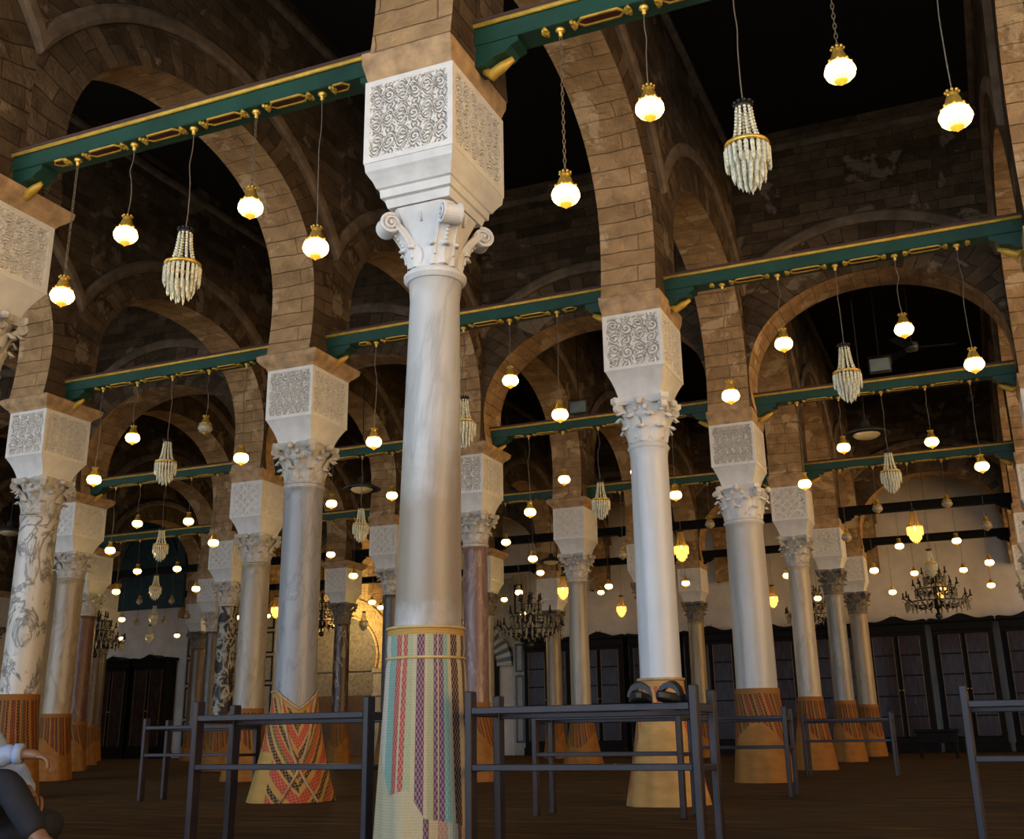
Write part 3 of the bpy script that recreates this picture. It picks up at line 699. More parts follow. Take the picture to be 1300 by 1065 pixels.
# ------------------------------------------------------------------ tie beams
ZBE0, ZBE1 = 3.884, 4.0
BEAMC = {}
AISLE = {(2, 1): 'right-hand aisle', (1, 0): 'middle aisle', (0, -1): 'left aisle', (-1, -2): 'far-left aisle', (-2, -3): 'outer-left aisle', (-3, -4): 'outermost left aisle', (-4, -5): 'shadowed leftmost aisle'}
def beam_parts(L, painted):
    key = (round(L, 3), painted)
    if key in BEAMC: return BEAMC[key]
    D = .15; h = ZBE1-ZBE0; res = []
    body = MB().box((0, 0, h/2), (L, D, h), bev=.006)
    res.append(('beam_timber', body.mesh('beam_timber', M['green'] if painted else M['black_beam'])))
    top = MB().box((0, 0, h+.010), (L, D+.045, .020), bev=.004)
    res.append(('cap_board', top.mesh('cap_board', M['capboard'] if painted else M['black_beam'])))
    if painted:
        g = MB()
        for s in (-1, 1): g.box((0, s*(D/2+.010), h-.012), (L, .022, .026), bev=.006)
        res.append(('gold_moulding', g.mesh('gold_moulding', M['gold'], True)))
    for s in (-1, 1):
        x0 = s*L/2
        pr = [(x0, 0), (x0-s*.24, 0), (x0-s*.24, -.03), (x0-s*.20, -.045), (x0-s*.17, -.075), (x0-s*.10, -.085), (x0-s*.05, -.12), (x0, -.125)]
        res.append(('corbel', MB().prism(pr if s < 0 else pr[::-1], -.062, .062).mesh('corbel', M['green'] if painted else M['black_beam'])))
        if painted:
            q = MB().tube([(x0-s*.03, 0, -.115), (x0-s*.07, 0, -.15), (x0-s*.13, 0, -.115), (x0-s*.19, 0, -.085)], [.02, .032, .028, .014], 8)
            res.append(('gilt_scroll', q.mesh('gilt_scroll', M['gold'], True)))
    if painted:
        slots = [-.87, -.435, 0, .435, .87]
        edges = [-L/2+.26]+slots+[L/2-.26]
        for a, b_ in zip(edges[:-1], edges[1:]):
            m_ = (a+b_)/2; hl = min(.125, (b_-a)/2-.06)
            if hl < .05: continue
            fr = lambda k_: [(m_-hl*k_-.0, 0), (m_-(hl-.03)*k_, .036*k_), (m_+(hl-.03)*k_, .036*k_), (m_+hl*k_, 0), (m_+(hl-.03)*k_, -.036*k_), (m_-(hl-.03)*k_, -.036*k_)]
            oy = -.036
            o_, i_ = fr(1), [(m_+(x-m_)*.93, y*.70) for x, y in fr(1)]
            cg = MB(); z0, z1 = 0.0, -.010
            vs = [(x, y+oy, z) for z in (z0, z1) for x, y in o_]+[(x, y+oy, z1) for x, y in i_]+[(x, y+oy, z0-.004) for x, y in i_]
            n = 6; fs = []
            for i in range(n):
                j = (i+1) % n; fs += [(i, j, n+j, n+i), (n+i, n+j, 2*n+j, 2*n+i), (2*n+i, 2*n+j, 3*n+j, 3*n+i)]
            cg.add(vs, fs)
            res.append(('cartouche', cg.mesh('cartouche', M['gold'])))
            pl = MB().add([(x, y+oy, -.005) for x, y in i_], [(5, 4, 3, 2, 1, 0)])
            res.append(('cartouche_panel', pl.mesh('cartouche_panel', M['maroon'])))
        for x in slots:
            ro = MB()
            for s in (-1, 1):
                for q in range(5):
                    a_ = (q-2)*.62+(0 if s > 0 else PI); ro.tube([(x+s*.062, -.036, -.006), (x+s*.062+.034*math.cos(a_), -.036+.034*math.sin(a_), -.011)], [.005, .011], 6)
            res.append(('rosette', ro.mesh('rosette', M['gold'], True)))
            bo = MB().lathe([(.001, 0), (.022, -.004), (.026, -.016), (.016, -.026), (.009, -.034), (.012, -.045), (.004, -.055)], 14, (x, -.028, 0))
            res.append(('hook_boss', bo.mesh('hook_boss', M['brass'], True)))
    BEAMC[key] = res
    return res
order = [2, 1, 0, -1, -2, -3, -4, -5]
SEEN = {-1: [(2, 1), (1, 0)], 0: [(2, 1), (1, 0), (0, -1)], 1: [(2, 1), (1, 0), (0, -1), (-1, -2)], 2: [(2, 1), (1, 0), (0, -1), (-1, -2), (-2, -3)],
        3: [(2, 1), (1, 0), (0, -1), (-1, -2), (-2, -3), (-3, -4)], 4: [(2, 1), (1, 0), (0, -1), (-1, -2), (-2, -3), (-3, -4), (-4, -5)]}
BEAMS = []
for k, pairs in SEEN.items():
    for a, b_ in pairs:
        x0, x1 = RX[b_]+TH/2-.004, RX[a]-TH/2+.004
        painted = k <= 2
        nm = 'tie_beam'
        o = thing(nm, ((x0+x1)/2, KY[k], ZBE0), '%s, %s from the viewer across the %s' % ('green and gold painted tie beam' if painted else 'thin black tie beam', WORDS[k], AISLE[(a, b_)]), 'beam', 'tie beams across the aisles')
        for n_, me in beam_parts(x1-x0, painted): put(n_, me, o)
        BEAMS.append((k, a, b_, o))

# ------------------------------------------------------------------ hanging lamps
def lamp_meshes(lit):
    cr = MB()
    cr.lathe([(.010, .075), (.020, .072), (.024, .062), (.022, .055), (.028, .045), (.036, .02), (.046, .004), (.050, -.004), (.045, -.008)], 24, fn=lambda t_, z: 1+.06*math.cos(12*t_))
    for i in range(8):
        a = 2*PI*i/8; cr.ball((.026*math.cos(a), .026*math.sin(a), .074), .008, 6, 4); cr.ball((.052*math.cos(a), .052*math.sin(a), -.002), .008, 6, 4)
    bw = MB().lathe([(.044, -.004), (.058, -.016), (.066, -.036), (.067, -.05), (.060, -.068), (.048, -.082), (.034, -.090), (.026, -.092)], 28, fn=lambda t_, z: 1+.035*abs(math.cos(7*t_)))
    bo = MB().lathe([(.030, -.0905), (.026, -.098), (.012, -.104), (.006, -.112), (.001, -.115)], 14)
    return [('lamp_crown', cr.mesh('lamp_crown', M['brass'], True)), ('glass_bowl', bw.mesh('glass_bowl', M['bowl'] if lit else M['bowl_off'], True)), ('boss', bo.mesh('boss', M['boss'] if lit else M['brass'], True))]
LM = {True: lamp_meshes(True), False: lamp_meshes(False)}
def prism_drop(mb, x, y, z, l, r):
    vs = [(x, y, z)]+[(x+r*math.cos(i*PI/2+.3), y+r*math.sin(i*PI/2+.3), z-l*.12) for i in range(4)]+[(x+r*.8*math.cos(i*PI/2+.3), y+r*.8*math.sin(i*PI/2+.3), z-l*.82) for i in range(4)]+[(x, y, z-l)]
    fs = []
    for i in range(4):
        j = (i+1) % 4; fs += [(0, 1+i, 1+j), (1+i, 5+i, 5+j, 1+j), (5+i, 9, 5+j)]
    mb.add(vs, fs)
def chand_meshes(lit):
    cm = M['crystal_lit'] if lit else M['crystal']
    top = MB().lathe([(.012, .225), (.030, .222), (.040, .212), (.036, .200), (.034, .192)], 20)
    for i in range(10): top.ball((.040*math.cos(2*PI*i/10), .040*math.sin(2*PI*i/10), .222), .010, 6, 4)
    st = MB()
    for i in range(10):
        a = 2*PI*i/10
        for q in range(12):
            t_ = q/11; r = .034+.018*t_+.022*t_**4; st.ball((r*math.cos(a), r*math.sin(a), .192-.185*t_), .0082, 6, 4)
    ring = MB().lathe([(.088, .012), (.100, .012), (.102, .004), (.100, -.006), (.088, -.006), (.088, .012)], 28, cap=False)
    fr = MB()
    for n, r, z, l in ((22, .096, -.004, .115), (15, .070, -.05, .125), (10, .046, -.085, .12), (5, .020, -.11, .115)):
        for i in range(n): prism_drop(fr, r*math.cos(2*PI*i/n), r*math.sin(2*PI*i/n), z, l*(1+.08*math.sin(i*2.3)), .0095)
    bl = MB().ball((0, 0, -.02), .022, 10, 6)
    out = [('crown', top.mesh('crown', M['iron'], True)), ('bead_cage', st.mesh('bead_cage', M['brass'] if lit else cm, True)), ('hoop', ring.mesh('hoop', M['brass'], True)), ('crystal_fringe', fr.mesh('crystal_fringe', cm))]
    if lit: out.append(('bulb', bl.mesh('bulb', M['bulb'], True)))
    return out
CM = {True: chand_meshes(True), False: chand_meshes(False)}
def cable(L, curly, chain):
    mb = MB()
    if chain:
        n = int(L/.026); 
        for i in range(n):
            z = i*L/n+.5*L/n; a = (i % 2)*PI/2; pts = [(math.cos(a)*.007*math.cos(q), math.sin(a)*.007*math.cos(q), z+.017*math.sin(q)) for q in np.linspace(0, 2*PI, 9)]
            mb.tube(pts, .0024, 4, False)
    else:
        ph = random.random()*6; am = curly
        pts = []
        for i in range(25):
            t_ = i/24; e = math.sin(PI*t_)
            pts.append((am*e*math.sin(ph+t_*7.5+.8*math.sin(t_*9)), am*.5*e*math.cos(ph+t_*6), t_*L))
        mb.tube(pts, .0032, 5)
    return mb
OFF = {}      # unlit lamps (k, left row, slot)
for q in [(0, -1, 3), (2, 1, 0), (2, 1, 1), (2, 1, 3), (2, 1, 4), (2, 0, 0), (2, 0, 1), (2, 0, 3), (2, -1, 0), (2, -1, 1), (3, -4, 1), (3, -4, 3), (3, -4, 4), (3, -3, 0), (3, -3, 1), (4, -4, 0), (4, -5, 1), (4, -5, 3)]: OFF[q] = 1
MISS = {(-1, 1, 9), (3, 1, 9), (3, 0, 1), (4, 1, 9), (4, 0, 0), (4, 0, 1)}
LITCH = {(2, 1), (2, 0), (4, 1), (4, 0), (4, -1), (4, -2), (3, -3), (3, -2), (3, -1)}
POS = ['leftmost', 'second', 'middle', 'fourth', 'rightmost']
for k, a, b_, bo in BEAMS:
    mid = (RX[a]+RX[b_])/2
    for s in range(5):
        if (k, b_, s) in MISS: continue
        x = mid+(s-2)*.435; zb = ZBE0-.05
        beamname = '%s beam of the %s' % (WORDS[k], AISLE[(a, b_)])
        jit = random.uniform(-.03, .03)
        if s == 2:
            z = 2.50+E+jit*.6; lit = (k, b_) in LITCH
            o = thing('crystal_chandelier', (x, KY[k]-.028, z), '%s crystal chandelier hanging mid-span from the %s' % ('small golden lit' if lit else 'small clear', beamname), 'chandelier', 'small crystal chandeliers on the beams')
            for n_, me in CM[lit]: put(n_, me, o)
            zt = .222
        else:
            z = (2.50 if s in (0, 4) else 2.84)+E+jit; lit = (k, b_, s) not in OFF
            o = thing('pendant_lamp', (x, KY[k]-.028, z), '%s gold-crowned glass lamp, %s on the %s' % ('lit' if lit else 'unlit', POS[s], beamname), 'lamp', 'glass lamps on the beams')
            for n_, me in LM[lit]: put(n_, me, o)
            zt = .075
        L = zb-z-zt
        part('cable', cable(L, random.uniform(.004, .018) if k < 2 else .004, k == -1 and s in (0, 3)), M['wire'], o, False, (0, 0, zt))

# ------------------------------------------------------------------ enamel dish lamps, floodlights, fan
def dish(loc, top, lab):
    o = thing('dish_lamp', loc, lab, 'lamp', 'enamel dish lamps')
    part('shade', MB().lathe([(.03, .16), (.045, .15), (.05, .10), (.08, .085), (.16, .055), (.235, .015), (.25, 0), (.245, -.004), (.16, .035), (.10, .05)], 36, cap=False), M['enamel'], o, True)
    part('reflector', MB().lathe([(.135, .012), (.145, .0), (.135, -.012), (.10, -.035), (.05, -.05), (.001, -.055)], 30), M['reflector'], o, True)
    part('rod', MB().tube([(0, 0, .15), (0, 0, top-loc[2])], .006, 6), M['iron'], o)
dish((-.93, 12.05, 2.99+E+.03), 5.10, 'grey enamel dish lamp with amber face in the right-hand aisle')
dish((-7.22, 12.05, 2.98+E+.06), 5.08, 'grey enamel dish lamp with cream face left of the central column')
dish((-13.3, 12.05, 2.98+E), 5.10, 'enamel dish lamp at the left edge beside the black-veined column')
dish((-7.42, 19.35, 3.07+E), TOP, 'distant enamel dish lamp near the round chandelier right of centre')
def flood(loc, lab):
    o = thing('floodlight', loc, lab, 'floodlight', 'floodlights under the ceiling')
    part('housing', MB().box((0, 0, 0), (.26, .07, .19), bev=.012), M['enamel'], o)
    part('glass', MB().box((0, -.037, 0), (.225, .008, .155), bev=.003), M['flood'], o)
    part('bracket', MB().tube([(-.14, 0, 0), (-.14, 0, .12), (.14, 0, .12), (.14, 0, 0)], .008, 6).tube([(0, 0, .12), (0, 0, TOP-loc[2])], .008, 6), M['iron'], o)
flood((-4.70, 13.45, 4.19+E), 'small pale floodlight seen above the middle aisle beams')
flood((-.79, 13.45, 4.22+E), 'small pale floodlight high in the right-hand cross arch')
o = thing('ceiling_fan', (-.40, 13.45, 4.40+E), 'faint ceiling fan in the dark above the right-hand aisle', 'fan')
part('motor', MB().lathe([(.02, .06), (.07, .05), (.085, 0), (.07, -.045), (.02, -.06)], 20), M['enamel'], o, True)
for q in range(3):
    a = q*2*PI/3+.15; d = Matrix.Rotation(a, 3, 'Z') @ Matrix.Rotation(.2, 3, 'X')
    part('blade', MB().box(tuple(d @ Vector((.28, 0, -.01))), (.44, .11, .01), tilt=d), M['black_beam'], o)
part('rod', MB().tube([(0, 0, .05), (0, 0, TOP-4.40-E)], .01, 6), M['iron'], o)

# ------------------------------------------------------------------ great round chandeliers
def big_meshes():
    fr = MB(); cr = MB()
    fr.tube([(0, 0, .62), (0, 0, -.28)], .022, 8)
    for z, r in ((.45, .05), (.2, .07), (-.05, .09), (-.25, .06)): fr.ball((0, 0, z), r, 12, 6)
    for z, R, n in ((-.02, .52, 12), (.20, .34, 8), (.40, .18, 6)):
        fr.tube([(R*math.cos(t_), R*math.sin(t_), z) for t_ in np.linspace(0, 2*PI, 37)], .012, 6)
        for i in range(n):
            a = 2*PI*i/n; c_, s_ = math.cos(a), math.sin(a)
            fr.tube([(q*c_*R, q*s_*R, z-.10+.20*abs(2*t_-1)**1.6-(.1 if t_ == 0 else 0)) for t_, q in zip(np.linspace(0, 1, 9), np.linspace(0, 1.05, 9))], .010, 5)
            fr.tube([(1.05*R*c_, 1.05*R*s_, z+.08), (1.05*R*c_, 1.05*R*s_, z+.19)], [.018, .012], 6)
            fr.lathe([(.012, 0), (.035, .012), (.04, .02)], 8, (1.05*R*c_, 1.05*R*s_, z+.075))
            for q in range(4):
                l = .09+.05*(q % 2); aa = a+(q-1.5)*.5/n*4
                prism_drop(cr, R*math.cos(aa)*1.0, R*math.sin(aa)*1.0, z-.015, l, .016)
                cr.ball((R*1.02*math.cos(aa), R*1.02*math.sin(aa), z-.01), .014, 6, 4)
            for q in range(6):
                t_ = q/5; cr.ball(((R*(1-t_)*.95+.06)*c_, (R*(1-t_)*.95+.06)*s_, z+.03+.16*t_*t_-.03*math.sin(PI*t_)), .012, 6, 4)
    return [('frame', fr.mesh('frame', M['iron'], True)), ('crystal_drops', cr.mesh('crystal_drops', M['old_crystal']))]
BG = big_meshes()
for (x, y, z), lab in (((-.745, 20.5, 2.07+E), 'large round iron and crystal chandelier hanging before the right-hand bookcases'),
                       ((-3.35, 24.0, 2.28+E), 'large round chandelier half hidden behind the columns right of centre'),
                       ((-6.99, 17.2, 1.64+E), 'large round chandelier hanging right of the purple-brown column'),
                       ((-13.19, 20.5, 2.35+E), 'large dark chandelier hanging right of the stout granite column'),
                       ((-16.3, 17.2, 1.85+E), 'large dark chandelier at far left beside the dark red column')):
    o = thing('round_chandelier', (x, y, z), lab, 'chandelier', 'great round chandeliers')
    for n_, me in BG:
        q = put(n_, me, o)
        if n_ == 'crystal_drops': q['kind'] = 'stuff'
    part('chain', cable(TOP-z-.62, 0, False), M['iron'], o, False, (0, 0, .62))

# ------------------------------------------------------------------ wooden barriers
def rail_meshes(W, D):
    H, T = .675, .030
    L = []
    for sx in (-1, 1):
        for sy in (-1, 1):
            h = H if sy < 0 else H-.012
            L.append(('post', MB().box((sx*(W/2-T/2), sy*(D/2-.03), h/2), (T, .062, h), bev=.004)))
        L.append(('side_rail', MB().box((sx*(W/2-T/2), 0, .59), (T*.8, D-.12, .035), bev=.003)))
        L.append(('side_rail', MB().box((sx*(W/2-T/2), 0, .365), (T*.8, D-.12, .022), bev=.003)))
    L.append(('top_rail', MB().box((0, -D/2+.03, .596), (W-2*T, .055, .028), bev=.003)))
    L.append(('lower_rail', MB().box((0, -D/2+.03, .372), (W-2*T, .05, .026), bev=.003)))
    L.append(('back_rail', MB().box((0, D/2-.03, .575), (W-2*T, .03, .022), bev=.003)))
    L.append(('back_rail', MB().box((0, D/2-.03, .365), (W-2*T, .03, .02), bev=.003)))
    return [(n_, m_.mesh(n_, M['rail'])) for n_, m_ in L]
RM = rail_meshes(.985, .35)
for (x, y, rz), lab in (((-3.12, 4.675, 0), 'dark wooden barrier left of the tall central column'),
                        ((-1.56, 4.475, 0), 'dark wooden barrier right of the central column, holding the sandals'),
                        ((-2.31, 7.05, 0), 'dark wooden barrier seen through the one with the sandals'),
                        ((-6.35, 8.05, 0), 'dark wooden barrier farther back at the left, behind the left one'),
                        ((-2.05, 9.3, 0), 'thin dark barrier between the blue-white and thick pale columns'),
                        ((-1.6, 13.4, 0), 'dim low barrier in front of the far right bookcases'),
                        ((.34, 5.45, 0), 'dark wooden barrier at the right edge of the view')):
    o = thing('wooden_barrier', (x, y, 0), lab, 'barrier', 'low wooden barriers', rz)
    for n_, me in RM: put(n_, me, o)

# sandals on the rail
def sandal(x, y, z, rz, lab):
    o = thing('sandal', (x, y, z), lab, 'sandal', None, rz)
    so = MB(); pts = []
    for i in range(24):
        t_ = 2*PI*i/24; w = .046+.008*math.sin(t_); pts.append((w*math.cos(t_)*(1.0), .125*math.sin(t_)))
    k = lambda f_, z_: [(px*f_, py*f_, z_+.012*max(0, -py/.125)**2) for px, py in pts]
    so.loft([k(.95, 0), k(1, .006), k(1, .024), k(.94, .03)])
    part('sole', so, M['sandal'], o)
    st = MB(); rings = []
    for i in range(15):
        a = PI*i/14; c_, s_ = math.cos(a), math.sin(a)
        rings.append([(c_*.049*q, y_, .022+s_*h_*q) for q, y_, h_ in ((1.0, -.045, .052), (1.0, -.005, .060), (.80, -.005, .046), (.80, -.045, .038))])
    st.loft(rings); part('strap', st, M['sandal'], o)
sandal(-1.30, 4.335, .611, .25, 'left black sandal resting on the right wooden barrier')
sandal(-1.165, 4.335, .611, -.2, 'right black sandal resting on the right wooden barrier')

# ------------------------------------------------------------------ bookcases along the back wall
def bookcase_meshes():
    W, D, H = 1.2, .42, 2.62
    L = [('carcass', MB().box((0, .0, H/2), (W, D, H), bev=.01), M['cabinet']),
         ('plinth', MB().box((0, -.01, .09), (W+.05, D+.03, .18), bev=.01), M['cabinet'])]
    pts = [(-W/2-.06, 0), (-W/2-.06, .06)]+[(x, .07+.07*math.exp(-(x/.22)**2)+.02*math.cos(x*9)) for x in np.linspace(-W/2, W/2, 21)]+[(W/2+.06, .06), (W/2+.06, 0)]
    L.append(('pediment', MB().prism([(a, b_+H) for a, b_ in pts], -D/2-.05, D/2), M['cabinet']))
    L.append(('frieze', MB().box((0, -D/2-.015, H-.10), (W+.02, .03, .16), bev=.008), M['cabinet']))
    L.append(('crest', MB().tube([(-.07, -D/2, H+.13), (-.05, -D/2, H+.20), (0, -D/2, H+.15), (.05, -D/2, H+.20), (.07, -D/2, H+.13)], .014, 6), M['cornice']))
    doors = []
    for s in (-1, 1):
        w = W/2-.09; x = s*(w/2+.012); z0, z1 = .30, H-.24
        d = MB().box((x, -D/2-.01, (z0+z1)/2), (w, .03, z1-z0), bev=.006)
        pn = [('pane', MB().box((x, -D/2-.027, z0+(z1-z0)*(i+.5)/5), (w-.10, .006, (z1-z0)/5-.03)), M['pane']) for i in range(5)]
        ba = [('glazing_bar', MB().box((x+q*(w/2-.045), -D/2-.03, (z0+z1)/2), (.012, .012, z1-z0-.06)), M['cab_line']) for q in (-1, 1)]
        hd = [('handle', MB().ball((x-s*(w/2-.02), -D/2-.035, 1.25), .014, 8, 5), M['brass'])]
        doors.append((d.mesh('door', M['cabinet']), [(n_, m_.mesh(n_, q)) for n_, m_, q in pn+ba+hd]))
    return [(n_, m_.mesh(n_, q)) for n_, m_, q in L], doors
BC, BD_ = bookcase_meshes()
for x, lab in ((2.17, 'black bookcase outside the right edge, last along the wall'), (.83, 'black glazed bookcase cut by the right edge of the view'), (-.51, 'black glazed bookcase behind the right-edge barrier'), (-1.85, 'black glazed bookcase just right of the far beige column'),
               (-3.19, 'black bookcase behind the cream and dull grey columns'), (-4.53, 'black bookcase between yellowed column and thick pale column'), (-5.87, 'black bookcase behind the blue-white and yellowed columns'),
               (-7.21, 'black bookcase just left of the blue-white column'), (-8.55, 'black bookcase right of the dark-streaked pale column'), (-9.87, 'dark bookcase beside the striped marble arch'),
               (-21.9, 'dark bookcase at far left beside the brown column'), (-23.24, 'dark bookcase farthest left in the hall corner')):
    o = thing('bookcase', (x, WALLY-.245, 0), lab, 'bookcase', 'bookcases along the back wall')
    for n_, me in BC: put(n_, me, o)
    for me, kids in BD_:
        d = put('door', me, o)
        for n_, m_ in kids: put(n_, m_, d)
# low black table before the bookcases
o = thing('low_table', (-1.02, 20.6, 0), 'low black table standing before the right-hand bookcases', 'table')
part('table_top', MB().box((0, 0, .44), (.70, .4, .05), bev=.008), M['cabinet'], o)
part('drawer_box', MB().box((0, 0, .33), (.64, .36, .17), bev=.006), M['cabinet'], o)
for sx in (-1, 1):
    for sy in (-1, 1): part('leg', MB().box((sx*.28, sy*.14, .13), (.045, .045, .26), bev=.005), M['cabinet'], o)

# ------------------------------------------------------------------ niche wall: stucco arch, marble panels, striped arch, teal panel
YN = WALLY-.05
mx = -15.75
def horseshoe(w, zs, n=30, over=.35):
    R = w*1.04; zc_ = zs+R*math.sin(over); return [(-R*math.cos(a_), zc_+R*math.sin(a_)) for a_ in np.linspace(-over, PI+over, n)]
o = thing('carved_niche', (mx, YN, 0), 'yellow carved stucco prayer niche glowing behind the dark red-brown column', 'niche')
arc = horseshoe(.98, 2.15); fr = MB()
outer = []
for x, z in arc:
    a_ = math.atan2(z-2.5, x); outer.append((x*1.55, 2.5+(z-2.5)*1.55))
n = len(arc); rings = [[(x, y, z) for x, z in arc] for y in (-.16,)]
W2, ZT2 = 1.75, 5.2
bd = []
for x, z in arc:
    L_ = math.hypot(x, z-2.5); dx, dz = x/L_, (z-2.5)/L_
    t1 = W2/abs(dx) if abs(dx) > 1e-6 else 99; t2 = ((ZT2-2.5)/dz) if dz > 1e-6 else (1.0/abs(dz) if dz < -1e-6 else 99); q = min(t1, t2); bd.append((dx*q, 2.5+dz*q))
vs = [(x, -.16, z) for x, z in arc]+[(x, -.16, z) for x, z in bd]+[(x*.98, .0, z) for x, z in arc]
fr.add(vs, [(i, i+1, n+i+1, n+i) for i in range(n-1)]+[(i, i+1, 2*n+i+1, 2*n+i) for i in range(n-1)])
part('stucco_face', fr, M['stucco'], o)
mo = MB(); mo.tube([(x*1.05, -.17, 2.5+(z-2.5)*1.05) for x, z in arc], .035, 8); mo.tube([(x*1.5, -.17, 2.5+(z-2.5)*1.5) for x, z in arc], .03, 8)
mo.box((0, -.18, 4.42), (3.3, .05, .08), bev=.01); mo.box((0, -.18, 5.15), (3.5, .08, .12), bev=.02)
part('moulding', mo, M['stucco'], o, True)
for s in (-1, 1):
    part('jamb', MB().box((s*1.35, -.09, 1.05), (.78, .20, 2.1), bev=.01).box((s*1.35, -.10, 2.1), (.84, .24, .12), bev=.02).box((s*1.35, -.10, 1.5), (.84, .24, .08), bev=.02), M['cream_marble'], o)
part('back_panel', MB().box((0, -.02, 2.0), (2.2, .03, 4.0)).box((0, -.05, 2.15), (2.0, .05, .06)).box((0, -.05, 1.55), (2.0, .05, .08)), M['capital_dark'], o)
part('lower_boards', MB().box((0, -.06, .75), (1.95, .05, 1.5), bev=.01), M['red_wood'], o)
def panelled(x, w, lab, H=4.3):
    o = thing('marble_panelling', (x, YN, 0), lab, 'panel', 'marble panels beside the niche')
    part('slab', MB().box((0, -.06, H/2), (w, .12, H), bev=.01), M['cream_marble'], o)
    zs = [.25, 1.0, 1.9, 2.65, 3.3, 4.1]
    for a_, b_ in zip(zs[:-1], zs[1:]):
        m_ = MB(); w2 = w-.16; zc_ = (a_+b_)/2; h = b_-a_-.12
        for s in (-1, 1):
            m_.box((s*w2/2, -.125, zc_), (.05, .012, h+.05)); m_.box((0, -.125, zc_+s*h/2), (w2, .012, .05))
        part('black_border', m_, M['black_marble'], o)
panelled(-10.71, .34, 'cream marble pilaster with black borders under the striped arch')
panelled(-20.35, 1.1, 'cream marble panels with black borders beside the brown column')
panelled(-18.7, 1.6, 'cream marble panels with black borders left of the niche', 4.3)
o = thing('striped_arch', (-12.1, YN, 0), 'arch of black and white stones right of the central column', 'arch')
for i in range(33):
    a0, a1 = PI*(i-.0)/33, PI*(i+1)/33; R0, R1, zc_ = .80, 1.2, 2.1
    w = [(R*math.cos(q)*-1, zc_+R*math.sin(q)) for R, q in ((R0, a0), (R1, a0), (R1, a1), (R0, a1))]
    part('voussoir', MB().prism(w, -.16, .0), M['black_marble'] if i % 2 else M['cream_marble'], o)
part('doorway', MB().box((0, -.04, 1.05), (1.6, .06, 2.1)).prism([(.8*math.cos(q), 2.1+.8*math.sin(q)) for q in np.linspace(0, PI, 16)], -.07, -.01), M['cabinet'], o)
part('jamb', MB().box((-1.0, -.08, 1.05), (.4, .16, 2.1), bev=.01), M['cream_marble'], o)
part('spandrel', MB().box((0, -.02, 3.4), (2.5, .04, 1.7)), M['cream_marble'], o)
o = thing('painted_screen', (-19.27, 21.95, 0), 'dark teal painted arched screen high at the left, above the brown column', 'screen')
w = [(-1.15, 3.6)]+[(1.15*-math.cos(q), 4.6+1.3*math.sin(q)) for q in np.linspace(0, PI, 20)]+[(1.15, 3.6)]
part('board', MB().prism(w, -.05, .03), M['teal'], o)
part('arch_moulding', MB().tube([(x*.8, -.06, 4.5+(z-4.5)*.8) for x, z in w[1:-1]], .05, 8), M['teal'], o, True)
part('sill', MB().box((0, -.06, 3.62), (2.4, .12, .08), bev=.01), M['teal'], o)


# ------------------------------------------------------------------ the seated person at the left edge
def skinned(name, V, Ed, root, mat, lvl=2):
    me = bpy.data.meshes.new(name); me.from_pydata([v[:3] for v in V], Ed, []); o = bpy.data.objects.new(name+'_tmp', me); COL.objects.link(o)
    o.modifiers.new('s', 'SKIN').use_smooth_shade = True
    for i, v in enumerate(V):
        q = v[3]; me.skin_vertices[0].data[i].radius = q if isinstance(q, tuple) else (q, q); me.skin_vertices[0].data[i].use_root = (i == root)
    m_ = o.modifiers.new('d', 'SUBSURF'); m_.levels = lvl; m_.render_levels = lvl
    bpy.context.view_layer.update()
    ev = o.evaluated_get(bpy.context.evaluated_depsgraph_get()); out = bpy.data.meshes.new_from_object(ev)
    bpy.data.objects.remove(o); out.materials.clear(); out.materials.append(mat); out.name = name
    return out
def joined(name, meshes, mat):
    mb = MB()
    for me in meshes: mb.add([v.co[:] for v in me.vertices], [tuple(p.vertices) for p in me.polygons])
    return mb.mesh(name, mat, True)
M['skin'] = plain('brown skin', (.30, .16, .09), .5, 0, .12, 30)
M['shirt'] = plain('light blue cotton', (.36, .48, .72), .85, 0, .12, 14, .3)
M['trouser'] = plain('dark trousers', (.02, .022, .03), .85, 0, .2, 14, .3)
M['hair'] = plain('black hair', (.01, .009, .008), .6, 0, .3, 40, .5)
PX, PY = -4.60, 4.0
def pp(x, y, z, r): return (x-PX, y-PY, z, r)
J = [pp(-4.62, 4.0, .12, .11), pp(-4.66, 4.0, .28, .105), pp(-4.64, 4.0, .46, (.13, .10)), pp(-4.60, 4.0, .60, .055), pp(-4.575, 4.0, .67, .05), pp(-4.55, 4.0, .755, (.078, .088)), pp(-4.56, 4.0, .84, .075),
     pp(-4.62, 3.84, .55, .058), pp(-4.34, 3.85, .415, .042), pp(-4.12, 3.955, .448, .028), pp(-4.07, 3.975, .448, (.036, .022)), pp(-4.02, 3.99, .435, (.036, .018)),
     pp(-4.62, 4.16, .55, .058), pp(-4.46, 4.28, .33, .042), pp(-4.26, 4.16, .27, .028), pp(-4.21, 4.13, .262, (.036, .022)), pp(-4.165, 4.10, .25, (.036, .018)),
     pp(-4.56, 3.91, .12, .095), pp(-4.20, 3.96, .345, .062), pp(-3.97, 3.98, .075, .04), pp(-3.86, 3.98, .045, (.042, .03)), pp(-3.77, 3.98, .035, (.042, .02)),
     pp(-4.56, 4.09, .12, .095), pp(-4.20, 4.32, .12, .062), pp(-4.40, 4.06, .065, .04), pp(-4.35, 3.97, .05, (.042, .03)), pp(-4.30, 3.90, .04, (.042, .02))]
EB = [(0, 1), (1, 2), (2, 3), (3, 4), (4, 5), (5, 6), (2, 7), (7, 8), (8, 9), (9, 10), (10, 11), (2, 12), (12, 13), (13, 14), (14, 15), (15, 16), (0, 17), (17, 18), (18, 19), (19, 20), (20, 21), (0, 22), (22, 23), (23, 24), (24, 25), (25, 26)]
body = [skinned('b', J, EB, 0, M['skin'])]
